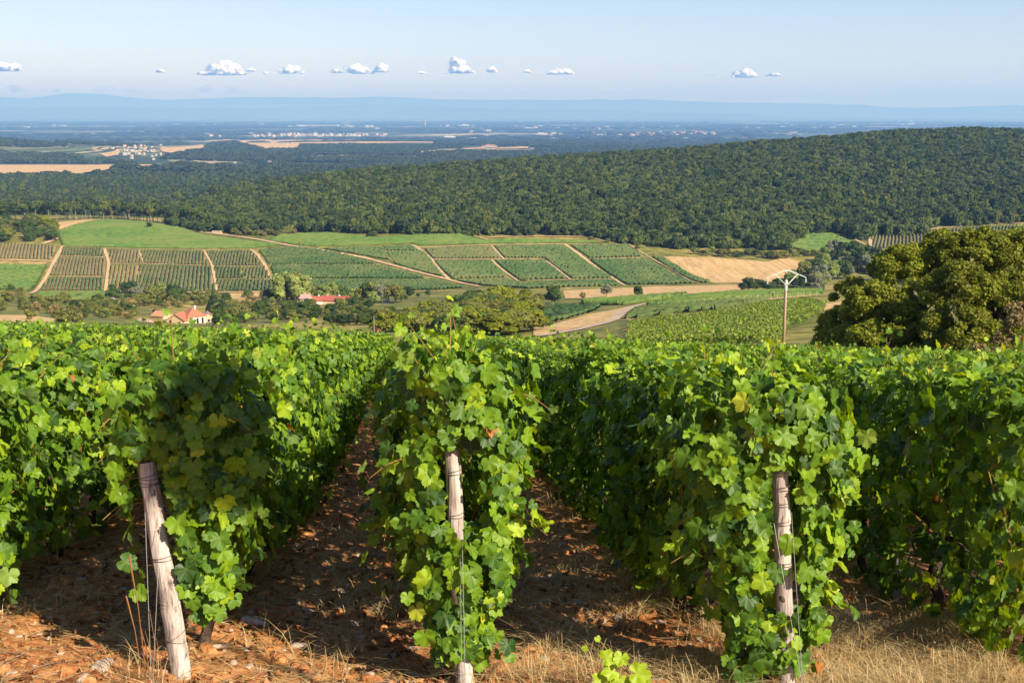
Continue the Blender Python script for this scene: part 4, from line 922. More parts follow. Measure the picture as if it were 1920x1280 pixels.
def far_building(px, py, d0, d1, scl, idx, label, group, name='village_house', cat='house', rz=None):
    x, y = unproj(px, py, d0, d1); t = empty(name, (x, y, tz(x, y)), R.uniform(0, 3.14) if rz is None else rz); t.scale = scl
    tag(t, label, cat, group); w_, r_ = SH[idx]; obj('wall', w_, t); obj('roof', r_, t)
vr = random.Random(5)
for i in range(48):
    px = vr.gauss(262, 24); py = 284+vr.gauss(0, 6)+(px-262)*0.07
    if not 205 < px < 322: continue
    k = vr.uniform(0.6, 1.0); far_building(px, py, 3600, 5600, (k, k, k), vr.choice([0, 0, 1, 2]), 'white walled house of the hillside village on the left plain', 'houses of the left village')
for i in range(85):
    px = vr.choice([vr.uniform(380, 640), vr.uniform(470, 740), vr.uniform(540, 680)]); py = 254.5+vr.uniform(-2.5, 2.5)
    k = vr.uniform(1.2, 2.6); far_building(px, py, 7600, 14000, (k, k, k*0.9), vr.choice([0, 2, 2, 1]), 'pale building of the town strung along the plain', 'buildings of the long town', 'town_building', 'building')
for i in range(85):
    px = vr.choice([vr.uniform(1100, 1345), vr.uniform(1180, 1330)]); py = 253+vr.uniform(-3.5, 3.5)-(px-1200)*0.006
    k = vr.uniform(1.2, 2.8); far_building(px, py, 7600, 15000, (k, k, k*0.9), vr.choice([0, 0, 2, 1]), 'pale building of the right hand town behind the forest hill', 'buildings of the right town', 'town_building', 'building')
for i in range(150):
    c_ = vr.choice([(80,236),(60,240),(120,238),(250,232),(300,234),(400,236),(480,234),(560,238),(640,236),(700,242),(760,240),(820,237),(870,236),(900,245),(980,240),(1020,252),(1060,234),(1120,240),(1240,240),(1300,238),(1420,242),(1500,240),(1560,239),(1590,238),(850,262),(880,264),(690,239),(1000,230),(1200,231),(1700,233)])
    px = c_[0]+vr.gauss(0, 16); py = c_[1]+vr.gauss(0, 1.6)
    f = vr.uniform(1.0, 2.6); far_building(px, py, 9000, 36000, (f*1.2, f*vr.uniform(1.2, 2.6), f*0.9), 2, 'tiny white building scattered over the far plain', 'white buildings of the far plain', 'plain_building', 'building', vr.uniform(1.2, 1.9))
for px, py, k in [(916,276.5,1.5),(924,276,1.3),(908,277,1.0),(928,277,1.0)]:
    far_building(px, py, 4200, 7000, (k, k*1.4, k), 0, 'red roofed building of the farm alone on the low ridge', 'ridge farm buildings', 'ridge_farm', 'farm', 1.4)
for px, py, k in [(545,271,1.0),(538,272,1),(470,303,.9),(505,308,1.2),(520,309,1.0),(557,299,1.0),(440,307,.8)]:
    far_building(px, py, 2600, 7000, (k, k, k), 1, 'lone pale farm building in the woods beyond the forest hill', 'lone farms in the woods')
def tower(px, py, d, h, r, label, name, steeple=False):
    q = at_d(px, py, d); t = empty(name, (q.x, q.y, q.z)); tag(t, label, 'tower')
    if steeple:
        obj('tower_wall', MB().box((-r, -r, -4), (r, r, h*.65)).mesh('tower_wall', M['wallc']), t)
        obj('spire', MB().add([(-r*1.1, -r*1.1, h*.65), (r*1.1, -r*1.1, h*.65), (r*1.1, r*1.1, h*.65), (-r*1.1, r*1.1, h*.65), (0, 0, h)], [(0, 1, 4), (1, 2, 4), (2, 3, 4), (3, 0, 4)]).mesh('spire', M['farb']), t)
    else:
        obj('stem', MB().tube([(0, 0, -4), (0, 0, h*.8)], [r*.6, r*.5], 10).mesh('stem', M['farw']), t)
        obj('tank', MB().tube([(0, 0, h*.72), (0, 0, h*.82), (0, 0, h)], [r*.6, r*1.2, r*1.1], 12).mesh('tank', M['farp']), t)
tower(797, 236, 12000, 55, 9, 'slender white water tower on the far plain', 'water_tower')
tower(497, 309, 3900, 24, 3.2, 'small tan church steeple rising from the woods', 'church_steeple', True)

# ------------------------------------------------------------------ clouds beyond the haze
m, nt, p, out = mat('cloud_white'); p.inputs['Base Color'].default_value = (0.86, 0.86, 0.87, 1); p.inputs['Roughness'].default_value = 1.0; p.inputs['Specular IOR Level'].default_value = 0
M['cloud'] = m
m, nt, p, out = mat('cloud_thin'); p.inputs['Base Color'].default_value = (0.86, 0.82, 0.83, 1); p.inputs['Roughness'].default_value = 1.0; p.inputs['Specular IOR Level'].default_value = 0
nn = noise(nt, 9.0, 5, 0.7); nt.links.new(ramp(nt, nn, [(0.38, (0, 0, 0)), (0.75, (0.34, 0.34, 0.34))]), p.inputs['Alpha'])
tl = nt.nodes.new('ShaderNodeBsdfTranslucent'); tl.inputs[0].default_value = (0.95, 0.86, 0.88, 1); tr_ = nt.nodes.new('ShaderNodeBsdfTransparent'); m1 = nt.nodes.new('ShaderNodeMixShader'); m2 = nt.nodes.new('ShaderNodeMixShader')
al = p.inputs['Alpha'].links[0].from_socket; nt.links.new(al, m1.inputs[0]); nt.links.new(tr_.outputs[0], m1.inputs[1]); nt.links.new(tl.outputs[0], m1.inputs[2]); m2.inputs[0].default_value = 0.5; nt.links.new(p.outputs[0], m2.inputs[1]); nt.links.new(m1.outputs[0], m2.inputs[2]); nt.links.new(m2.outputs[0], out.inputs[0]); M['cloudt'] = m
m, nt, p, out = mat('cloud_fringe'); p.inputs['Base Color'].default_value = (0.88, 0.87, 0.87, 1); p.inputs['Roughness'].default_value = 1.0; p.inputs['Specular IOR Level'].default_value = 0
nn = noise(nt, 16.0, 5, 0.7); nt.links.new(ramp(nt, nn, [(0.40, (0, 0, 0)), (0.75, (0.42, 0.42, 0.42))]), p.inputs['Alpha']); M['cloudf'] = m
import bmesh
def cloud(cx, cy_, w, h, thin, label, seed, d=62000.0):
    rr = np.random.RandomState(seed); q = at_d(cx, cy_, d); W = w*d/FPX; H = h*d/FPX
    nb = int(max(7, w/9)) if thin else int(max(9, w/2.2)); bm = bmesh.new()
    big = rr.uniform(-0.3, 0.3, 2); nc = []
    for i in range(nb):
        t = rr.uniform(-1, 1)*min(1, 0.3+w/70); env = max(0.22, 1-abs(t-big[0])**1.3*0.95)*rr.uniform(0.6, 1.0)
        r = H*0.5*env*rr.uniform(0.45, 0.95); M_ = Matrix.Translation((t*W*0.46, rr.uniform(-.5, .5)*H*0.8, -H*0.5+r*0.75+rr.uniform(0, .25)*H*env)) @ Matrix.Diagonal((rr.uniform(1.1, 1.9), 1.2, rr.uniform(0.6, 0.95), 1))
        bmesh.ops.create_icosphere(bm, subdivisions=4, radius=r, matrix=M_)
        nc.append(len(bm.verts))
        if thin: nc.append(len(bm.verts)); continue
        bmesh.ops.create_icosphere(bm, subdivisions=3, radius=r*1.28, matrix=M_ @ Matrix.Diagonal((1.15, 1.0, 0.92, 1)))
        nc.append(len(bm.verts))
    me = bpy.data.meshes.new('cloud'); bm.to_mesh(me); bm.free()
    co = np.zeros(len(me.vertices)*3, np.float32); me.vertices.foreach_get('co', co); co = co.reshape(-1, 3)
    nr = np.zeros(len(me.vertices)*3, np.float32); me.vertices.foreach_get('normal', nr); nr = nr.reshape(-1, 3)
    f = H*0.30; dsp = fbm(co[:, 0]/f+co[:, 1]/f*0.7, co[:, 2]/f+co[:, 1]/f*0.5, seed, 5)
    co += nr*(dsp*H*0.30)[:, None]; co[:, 2] = np.maximum(co[:, 2], -H*0.42+0.04*H*vnoise(co[:, 0]/f, co[:, 1]/f, 2))
    co /= W
    me.vertices.foreach_set('co', co.ravel()); me.polygons.foreach_set('use_smooth', [True]*len(me.polygons)); me.materials.append(M['cloudt' if thin else 'cloud']); me.materials.append(M['cloudt' if thin else 'cloudf'])
    mi = np.zeros(len(me.polygons), np.int32); fv = np.zeros(len(me.polygons), np.int32); lv = np.zeros(len(me.loops), np.int32); me.loops.foreach_get('vertex_index', lv); fv = lv[::3]
    seg = np.searchsorted(np.array(nc), fv, side='right'); mi[seg % 2 == 1] = 1; me.polygons.foreach_set('material_index', mi); me.update()
    o = obj('cloud', me, None, q); o.scale = (W, W, W); tag(o, label, 'cloud', 'low clouds over the mountains')
for i, (a, b, w, h, lb) in enumerate([(15,122,62,26,'bright cumulus cloud cut by the left edge of the sky'), (415,125,98,36,'largest white cumulus cloud, left of centre'), (468,130,28,10,'small cloud tail right of the largest cumulus'), (536,130,86,19,'long low white cloud right of the largest cumulus'),
    (632,131,30,14,'small cloud left of the twin puffs'), (677,126,42,28,'left puff of the twin white clouds'), (712,125,30,24,'right puff of the twin white clouds'), (793,135,32,8,'flat small cloud left of the tallest cloud'), (862,128,60,22,'broad foot of the tallest central cloud'), (857,113,24,24,'upper knob of the tallest central cloud'),
    (922,130,28,14,'small cloud right of the tallest cloud'), (1037,132,80,18,'flat white cloud right of centre'), (990,133,24,8,'tiny cloud left of the flat white cloud'), (1395,135,52,24,'left of two bright clouds above the forest hill'), (1453,137,34,14,'right of two bright clouds above the forest hill'), (303,132,28,10,'tiny cloud left of the largest cumulus')]):
    cloud(a, b, w, h, False, lb, 50+i)
for i, (a, b, w, h, lb) in enumerate([(178,128,55,10,'thin wisp between the left edge cloud and the largest cumulus'), (1335,139,34,9,'thin wisp left of the two bright clouds'), (1590,144,36,6,'thin wisp right of the two bright clouds'), (32,163,42,22,'faint pinkish cloud low at the left edge'), (105,166,34,16,'second faint pinkish cloud from the left'), (200,162,48,26,'faint pinkish cloud above the mountain crest'),
    (243,166,46,18,'faint pinkish cloud right of the crest cloud'), (385,163,54,26,'faint pinkish cloud under the largest cumulus'), (436,166,46,20,'faint pinkish cloud low right of the largest cumulus'), (975,175,104,12,'long faint pinkish bank low in the centre'), (1530,174,64,12,'faint pinkish bank low at right'), (1905,178,50,24,'faint pinkish cloud at the right edge')]):
    cloud(a, b, w, h, True, lb, 90+i, 66000.0)
# ------------------------------------------------------------------ near vineyard
def leaf_template(detail=True, seed=0):
    rr = np.random.RandomState(seed)
    half = [(0, 1.08), (7, .93), (11, .98), (18, .84), (22, .87), (30, .70), (36, .82), (40, .79), (46, .93), (52, .98), (58, .84), (63, .88), (72, .74), (81, .68), (88, .78), (93, .74), (101, .86), (108, .76), (116, .81), (124, .72), (134, .76), (146, .66), (158, .60), (168, .46), (177, .14)] if detail else \
           [(0, 1.0), (28, .79), (50, .93), (80, .75), (108, .82), (150, .62), (176, .2)]
    P = [(a, r) for a, r in half] + [(360-a, r) for a, r in half[::-1] if a > 0]
    a = np.radians([p[0] for p in P]); r = np.array([p[1] for p in P])*(1+0.05*rr.uniform(-1, 1, len(P)))
    x = np.sin(a)*r*0.62; y = np.cos(a)*r*0.62     # tip at +y, stalk at the centre
    fold = rr.uniform(0.05, 0.32); cup = rr.uniform(-0.35, 0.25); wav = rr.uniform(0, 6.28)
    def zz(x, y): return fold*np.abs(x) + cup*(x*x+y*y) - 0.30*np.maximum(y, 0)**2*rr.uniform(.6, 1.4) + 0.05*np.sin(np.arctan2(x, y)*5+wav)*np.hypot(x, y)*1.6
    if detail:
        xm, ym = x*0.52, y*0.52; X_ = np.concatenate([[0], xm, x]); Y_ = np.concatenate([[0], ym, y]); n = len(x); i = np.arange(n); j = (i+1) % n
        T = np.concatenate([np.column_stack([0*i, 1+i, 1+j]), np.column_stack([1+i, 1+n+i, 1+n+j]), np.column_stack([1+i, 1+n+j, 1+j])])
    else:
        X_ = np.concatenate([[0], x]); Y_ = np.concatenate([[0], y]); n = len(x); i = np.arange(n); T = np.column_stack([0*i, 1+i, 1+(i+1) % n])
    V = np.column_stack([X_, Y_, zz(X_, Y_)]); V[:, 2] -= 0
    # winding so that +z is the front
    return V, T[:, [0, 2, 1]], np.column_stack([X_, Y_, 0*X_])
LT_HI = [leaf_template(True, s) for s in range(6)]; LT_LO = [leaf_template(False, s) for s in range(4)]
def leaves(C, N, size, rr, templates, rnd, hang=0.7):
    """place leaves: C centres, N normals (front), tip hangs down"""
    n = len(C); N = N/(np.linalg.norm(N, axis=1)[:, None]+1e-9)
    down = np.column_stack([rr.normal(0, 0.55, n), rr.normal(0, 0.55, n), -np.ones(n)*hang])
    Y_ = down - N*np.sum(down*N, 1)[:, None]; Y_ /= np.linalg.norm(Y_, axis=1)[:, None]+1e-9; X_ = np.cross(Y_, N)
    Vs = []; Ts = []; Us = []; Rs = []; off = 0; which = rr.randint(0, len(templates), n)
    for w, (V, T, U) in enumerate(templates):
        k = np.where(which == w)[0]
        if not len(k): continue
        s = size[k][:, None, None]; L = V[None]*s
        W = C[k][:, None, :] + L[:, :, :1]*X_[k][:, None, :] + L[:, :, 1:2]*Y_[k][:, None, :] + L[:, :, 2:3]*N[k][:, None, :]
        m = len(V); Vs.append(W.reshape(-1, 3)); Ts.append((T[None]+(off+np.arange(len(k))*m)[:, None, None]).reshape(-1, 3)); off += m*len(k)
        Us.append(np.tile(U, (len(k), 1))); Rs.append(np.repeat(rnd[k], m))
    return np.concatenate(Vs), np.concatenate(Ts), {'luv': np.concatenate(Us), 'rnd': np.concatenate(Rs)}
SLOPE = -PC + PB*0.0909            # rise per metre along a row
TOPH = 1.36
def canopy(rr, y0, y1, dens, hi, top=TOPH, low=0.27, half=0.27, end=False, shoots=5, lowend=0.10, skip=None):
    """foliage and shoots of a stretch of vine row, axis along +y from y0 to y1"""
    L = y1-y0; n = int(dens*L); ph = rr.uniform(0, 10, 4)
    def thick(y, z):
        t = (z-low)/(top-low); base = np.where(t < 0.25, 0.62+1.5*t, np.where(t > 0.85, 1.0-1.6*(t-0.85), 1.0))
        return half*base*(1+0.75*vnoise(y*3.2+ph[0], z*3.0+ph[1], 3)+0.35*vnoise(y*8+ph[0], z*8, 5))
    C = []; N = []; Z = []
    y = rr.uniform(y0, y1, n); z = low + (top-low+0.16*vnoise(y*2.6+ph[2], y*0, 6)+0.10*vnoise(y*7+ph[3], y*0, 8))*rr.rand(n)**0.88; side = rr.choice([-1, 1], n); inner = rr.rand(n) < 0.28
    lo_cut = 0.12*vnoise(y*2.5, y*0, 9)+0.06; gapf = np.where(L < 1.3, np.clip((0.56-np.abs(y))/0.18, 0.18, 1), 1.0); gapf = np.where(z < 0.8, gapf**1.6, np.sqrt(gapf))
    k = (rr.rand(n) < gapf) & (z > low+lo_cut-0.02) & (rr.rand(n) < 0.78+1.1*vnoise(y*5+ph[1], z*5+ph[2]+side*9, 14))
    x = side*thick(y, z)*np.where(inner, rr.uniform(0.1, 0.85, n), rr.uniform(0.85, 1.15, n))
    Nn = np.column_stack([side*1.0+rr.normal(0, .45, n), rr.normal(0, .55, n), 0.45+rr.normal(0, .45, n)])
    C.append(np.column_stack([x, y, z])[k]); N.append(Nn[k]); Z.append(np.zeros(k.sum()))
    m = int(n*0.16); y = rr.uniform(y0, y1, m); x = rr.uniform(-1, 1, m)*half*0.85
    C.append(np.column_stack([x, y, top-0.03+rr.normal(0, .05, m)+0.22*vnoise(y*3.4+ph[0], x*3, 4)])); N.append(np.column_stack([rr.normal(0, .6, m), rr.normal(0, .6, m), np.ones(m)])); Z.append(np.full(m, 0.12))
    if end:      # face towards the viewer
        m = int(dens*half*2*1.15); z = lowend+(top-lowend)*rr.rand(m); t = np.clip((z-low)/(top-low), 0, 1); w = half*(0.55+0.55*np.sin(np.clip(t, 0, 1)*2.6+0.35)); w = np.where(z < low, half*(0.45+0.4*z/low), w)
        w = w*(1+0.8*vnoise(z*4.5+ph[0], z*0, 3)+0.35*vnoise(z*11, z*0+ph[1], 4)); x = rr.uniform(-1, 1, m)*w*1.05; yy = y0 - 0.10*np.sqrt(np.clip(1-(x/w/1.1)**2, 0, 1))-rr.uniform(-.10, .05, m)
        C.append(np.column_stack([x, yy, z])); N.append(np.column_stack([x/w*0.7+rr.normal(0, .4, m), -1+rr.normal(0, .3, m), 0.4+rr.normal(0, .35, m)])); Z.append(np.zeros(m))
    tubes = MB()
    for s in range(int(shoots)):      # shoots above the trimmed top
        yb = rr.uniform(y0, y1); xb = rr.uniform(-.5, .5)*half; hgt = 0.06+(0.27 if end else 0.27)*rr.rand()**1.8; dx, dy = rr.normal(0, .14, 2)
        pts = [(xb+dx*f, yb+dy*f, top-0.2+(hgt+0.2)*f-0.06*f*f*abs(dx)*4) for f in np.linspace(0, 1, 5)]
        tubes.tube(pts, [.0045, .004, .0035, .003, .0015], 4)
        m = 17; f = np.linspace(0.05, 1.0, m); pa = np.array(pts); q = np.column_stack([np.interp(f, np.linspace(0, 1, 5), pa[:, c_]) for c_ in range(3)]) + rr.normal(0, .04, (m, 3))
        C.append(q); N.append(np.column_stack([rr.normal(0, .8, m), rr.normal(-.2, .8, m), np.full(m, .6)])); Z.append(np.linspace(0.05, 0.5, m))
    for s in range(int(3*L) if not end else 16):       # side shoots leaning out of the wall
        sd = rr.choice([-1, 1]); zb = rr.uniform(low+.15, top-.1); yb = rr.uniform(y0, y1) if not end else y0+rr.uniform(-.05, .8); ln = rr.uniform(.10, .26)
        pts = [(sd*(half*0.7+ln*f), yb+rr.normal(0, .03)-(0.12*f if end else 0), zb+0.10*f-0.16*f*f) for f in np.linspace(0, 1, 4)]
        tubes.tube(pts, [.004, .0035, .003, .0015], 4); m = 7; f = np.linspace(.3, 1.05, m); pa = np.array(pts); q = np.column_stack([np.interp(f, np.linspace(0, 1, 4), pa[:, c_]) for c_ in range(3)]) + rr.normal(0, .03, (m, 3))
        C.append(q); N.append(np.column_stack([sd*.6+rr.normal(0, .5, m), rr.normal(-.3, .6, m), np.full(m, .6)])); Z.append(np.linspace(0.0, 0.4, m))
    for s in range(int(4*L)+1):       # canes rising through the wall
        yb = rr.uniform(y0, y1); sd = rr.choice([-1, 1]); pts = []
        for f in np.linspace(0, 1, 6): pts.append((sd*half*(0.15+0.85*math.sin(f*3))+rr.normal(0, .02), yb+0.25*f*rr.choice([-1, 1])*0.5, 0.5+f*(top-0.55)))
        tubes.tube(pts, .0045, 4)
    C = np.concatenate(C); N = np.concatenate(N); Z = np.concatenate(Z)
    far_ = rr.rand(len(C)) < 0.07; C[:, 0] += np.where(far_, np.sign(C[:, 0])*rr.uniform(0.03, 0.15, len(C)), 0)
    if skip is not None: k = ~skip(C, rr); C = C[k]; N = N[k]; Z = Z[k]
    n = len(C); size = rr.uniform(0.046, 0.110, n)*(1-0.8*Z); rnd = np.clip(rr.beta(1.6, 2.0, n)*0.88+Z*0.4, 0, 0.92)
    yb = rr.rand(n); rnd = np.where(yb < 0.004, 0.985, rnd); rnd = np.where(yb > 0.9985, 1.0, rnd)
    C[:, 2] += SLOPE*C[:, 1]; tubes.v = [(a_, b_, c_+SLOPE*b_) for a_, b_, c_ in tubes.v]
    V, T, at = leaves(C, N, size, rr, LT_HI if hi else LT_LO, rnd)
    return mesh_np('foliage', V, T, at, [M['vine']]), tubes
def vine_trunk(rr, name='trunk'):
    b = MB(); x = y = 0.0; pts = []; rd_ = []
    for k in range(9):
        f = k/8; pts.append((x, y, -0.06+f*0.56)); rd_.append(0.036*(1-0.42*f)*(1+0.28*rr.uniform(-1, 1))); x += rr.normal(0, .016); y += rr.normal(0, .022)
    b.tube(pts, rd_, 9, 0.35, 3)
    for s in (-1, 1): e = pts[-1]; b.tube([e, (e[0]*.5, e[1]+s*.16, e[2]+.06), (0, e[1]+s*.42, e[2]+.05)], [.02, .015, .009], 6, .3)
    return b.mesh(name, M['bark'], True)
rr = np.random.RandomState(21)
VH = []; VL = []
for i in range(7):
    f, tb = canopy(rr, -.52, .52, 1300, True, shoots=rr.choice([5, 7, 9]), half=rr.uniform(.23, .31), top=TOPH+rr.uniform(-.09, .08), low=rr.uniform(.06, .20))
    VH.append((f, tb.mesh('canes', M['cane']), vine_trunk(rr)))
for i in range(5):
    f, tb = canopy(rr, -.52, .52, 900, False, shoots=rr.choice([4, 7]), half=rr.uniform(.23, .30), top=TOPH+rr.uniform(-.08, .07), low=rr.uniform(.10, .22))
    VL.append((f, tb.mesh('canes', M['cane']), vine_trunk(rr)))
RDIR = -0.0909
ROWS = [-1.50 - 1.38*k for k in range(18, 0, -1)] + [-1.50, -0.23, 1.17] + [1.22 + 1.42*k for k in range(1, 22)]
iL, iM, iR = 18, 19, 20
def rowx(r, y): return ROWS[r] + RDIR*(y-5.0)
def row_label(r):
    if r == iL: return 'leafy grapevine in the row that starts behind the leaning grey post'
    if r == iM: return 'leafy grapevine in the middle row that starts at the half hidden post'
    if r == iR: return 'leafy grapevine in the row that starts at the pale straight post'
    if r == iL-1: return 'sunlit grapevine in the first row left of the leaning post row'
    if r == iR+1: return 'grapevine in the first row right of the pale straight post row'
    if r < iL: return 'sunlit grapevine in the rows further to the left'
    return 'grapevine in the rows further to the right'
cand = []
for r in range(len(ROWS)):
    y = 4.2 if r not in (iL, iM, iR) else {iL: 7.05, iM: 6.45, iR: 6.55}[r]
    y += 0 if r in (iL, iM, iR) else (r*0.37) % 0.4 + 1.15
    while y < 62:
        x = rowx(r, y)
        if abs(x/y+0.0) < 0.50+1.3/y: cand.append((math.hypot(x, y), r, x, y))
        y += 1.0
cand.sort(); NEAR = cand[:286]; FAR = cand[286:]
print('vines', len(NEAR), len(FAR))
made = {}
for d_, r, x, y in NEAR:
    hi = d_ < 15; P_ = VH if hi else VL; k = R.randrange(len(P_)); f, cn, tr = P_[k]
    t = empty('grapevine', (x, y, float(plane(x, y))), -RDIR + (math.pi if False else 0)); lb = row_label(r); tag(t, lb, 'grapevine', lb.replace('leafy ', '').replace('sunlit ', '').replace('grapevine', 'grapevines', 1))
    t.scale = (R.uniform(.92, 1.1), 1, R.uniform(.96, 1.05))
    obj('foliage', f, t); obj('trunk', tr, t)
    if hi: obj('canes', cn, t)
fx = np.array([(c[2], c[3]) for c in FAR])
gn = gn_scatter('vine_rows', np.column_stack([fx, plane(fx[:, 0], fx[:, 1])]), np.ones((len(fx), 3)), np.random.RandomState(1).randint(0, 5, len(fx)), [v[0] for v in VL], 'far part of the near vine rows running downhill')
at = gn.data.attributes['rz']; at.data.foreach_set('value', np.full(len(fx), -RDIR, np.float32))

# ---- row-end posts
m, nt, p, out = mat('weathered_post')
v = mapped(nt, (22, 22, 2.0)); n1 = noise(nt, 1.0, 6, 0.7, vec=v); v2 = mapped(nt, (60, 60, 3.0)); n2 = noise(nt, 1.0, 3, 0.6, vec=v2)
c = ramp(nt, n1, [(0.36, (0.12, 0.09, 0.075)), (0.44, (0.33, 0.27, 0.235)), (0.60, (0.56, 0.485, 0.43))])
c = mixc(nt, ramp(nt, n2, [(0.62, (0, 0, 0)), (0.70, (0.8, 0.8, 0.8))]), c, (0.10, 0.08, 0.07)); nt.links.new(c, p.inputs['Base Color']); bump(nt, p, n1, 0.6, 0.01); M['post'] = m
M['wire'] = plain('rusty_wire', (0.16, 0.13, 0.11), (0.10, 0.07, 0.05), 30, 0.5, 0.5); M['bright_wire'] = plain('steel_wire', (0.34, 0.34, 0.33), None, 30, 0.35, 0.6)
def post(top_px, base_px, y_base, y_top, r, label, wraps, seed):
    B = at_d(*base_px, y_base); B.z = float(gz(B.x, B.y)); T_ = at_d(*top_px, y_top); rr = random.Random(seed)
    t = empty('vine_post', B); tag(t, label, 'post'); ax = T_-B; pts = []; rd_ = []
    for k in range(15):
        f = -0.08+1.08*k/14; pts.append(ax*f + Vector((rr.uniform(-1, 1), rr.uniform(-1, 1), 0))*r*0.06); rd_.append(r*(1.06-0.10*f)*(1+rr.uniform(-.03, .03)))
    rd_[-1] *= 0.93; pts.append(ax*1.004); rd_.append(r*0.72)
    obj('shaft', MB().tube(pts, rd_, 18, 0.09, seed).mesh('shaft', M['post'], False), t)
    for f, tilt in wraps:
        for k in range(2):
            w = []; c0 = ax*(f+k*0.012); 
            for a in range(21): an = a/20*6.283; w.append(c0+Vector((math.cos(an)*r*1.07, math.sin(an)*r*1.07, math.cos(an)*tilt*(1 if k else -.4))))
            obj('wire_wrap', MB().tube(w, 0.0016, 5).mesh('wire_wrap', M['wire']), t)
    return t, B, T_
tL, BL, TL = post((274, 866), (342, 1277), 4.98, 5.12, .043, 'weathered grey post leaning left at the end of the left row', [(.93, .008), (.90, -.006), (.55, .006), (.33, -.01), (.17, .03)], 1)
tM, BM, TM_ = post((847, 840), (872, 1296), 4.92, 5.02, .036, 'weathered post half hidden by leaves at the end of the middle row', [(.90, .005), (.72, .006), (.45, 0)], 2)
tR, BR, TR_ = post((1463, 884), (1477, 1296), 4.92, 4.95, .037, 'pale straight post wrapped with wire at the end of the right row', [(.93, .004), (.86, .002), (.78, .004), (.6, 0)], 3)
def wire(a, b, label, sag=0.0, rad=0.0011, mt='bright_wire'):
    pts = [a.lerp(b, k/12)+Vector((0, 0, -4*sag*(k/12)*(1-k/12))) for k in range(13)]
    return tag(MB().tube(pts, rad, 5).build('trellis_wire', M[mt]), label, 'wire')
def gp(px, y, dz=0.0, py=1280):
    q = at_d(px, py, y); q.z = float(gz(q.x, q.y))+dz; return q
wire(at_d(272, 960, 5.05), gp(283, 4.75), 'left anchor wire hanging beside the leaning post'); wire(at_d(300, 985, 5.0), gp(285, 4.78), 'right anchor wire crossing low behind the leaning post top')
wire(at_d(866, 980, 4.9), gp(873, 4.62), 'anchor wire in front of the half hidden post'); wire(at_d(862, 1000, 4.9), gp(866, 4.7), 'second anchor wire close left of the half hidden post')
wire(at_d(1451, 980, 4.88), gp(1520, 4.55), 'anchor wire slanting right in front of the pale straight post'); wire(at_d(1484, 960, 4.88), gp(1513, 4.6), 'steeper anchor wire right of the pale straight post')

# ---- unique row ends
rr = np.random.RandomState(77)
def end_vine(r, y0, y1, label, top, low, half, lowend, skip, shoots, dens=1300, tall=None):
    x = rowx(r, y0); o = Vector((x, y0, float(plane(x, y0)))); t = empty('grapevine', o, -RDIR); tag(t, label, 'grapevine')
    inv = Matrix.Rotation(RDIR, 3, 'Z')
    def sk(C, rr_):
        W = C.copy(); W[:, 2] += SLOPE*W[:, 1]
        ca, sa = math.cos(-RDIR), math.sin(-RDIR); wx = W[:, 0]*ca-W[:, 1]*sa+o.x; wy = W[:, 0]*sa+W[:, 1]*ca+o.y; wz = W[:, 2]+o.z
        # project to photo pixels to keep the post clear of leaves
        X_ = wx; yy = wy*cp - wz*sp; Yv = wy*sp + wz*cp; px = 960+FPX*X_/yy; py = 640-FPX*Yv/yy
        return skip(px, py, rr_)
    f, tb = canopy(rr, 0.0, y1-y0, dens, True, top, low, half, True, shoots, lowend, sk)
    obj('foliage', f, t); obj('canes', tb.mesh('canes', M['cane']), t)
    for yy in np.arange(0.3, y1-y0, 0.95):
        to = obj('trunk', vine_trunk(rr), t); to.location = (rr.normal(0, .03), yy, SLOPE*yy)
    return t
def postx(py, a, b): return a[0]+(b[0]-a[0])*(py-a[1])/(b[1]-a[1])
def skL(px, py, r_):
    c = postx(py, (274, 866), (342, 1277)); return ((py > 862) & (px < c+38) & (px > c-42)) | ((py > 850) & (px < c) & (r_.rand(len(px)) < .55)) | ((py > 1190) & (px < c+150))
def skM(px, py, r_):
    c = postx(py, (847, 840), (872, 1296)); return ((py > 838) & (py < 985) & (px > c-32) & (px < c+56)) | ((py > 1235))
def skR(px, py, r_):
    c = postx(py, (1463, 884), (1477, 1296)); return ((py > 882) & (px > c-28) & (px < c+44) & ((py < 1000) | ((py > 1020) & (py < 1045)) | ((py > 1075) & (py < 1140)) | (r_.rand(len(px)) < .3))) | ((py > 1262) & (px > 1400) & (px < 1520))
end_vine(iL, 5.15, 7.1, 'end grapevine behind the leaning grey post with dark leaves on top', 1.40, .30, .25, .26, skL, 10)
end_vine(iM, 5.01, 6.5, 'bushy end grapevine wrapped around the half hidden middle post', 1.46, .28, .25, .06, skM, 18)
end_vine(iR, 5.0, 6.6, 'bushy end grapevine around the pale straight post, reaching the ground', 1.40, .28, .29, .04, skR, 10)

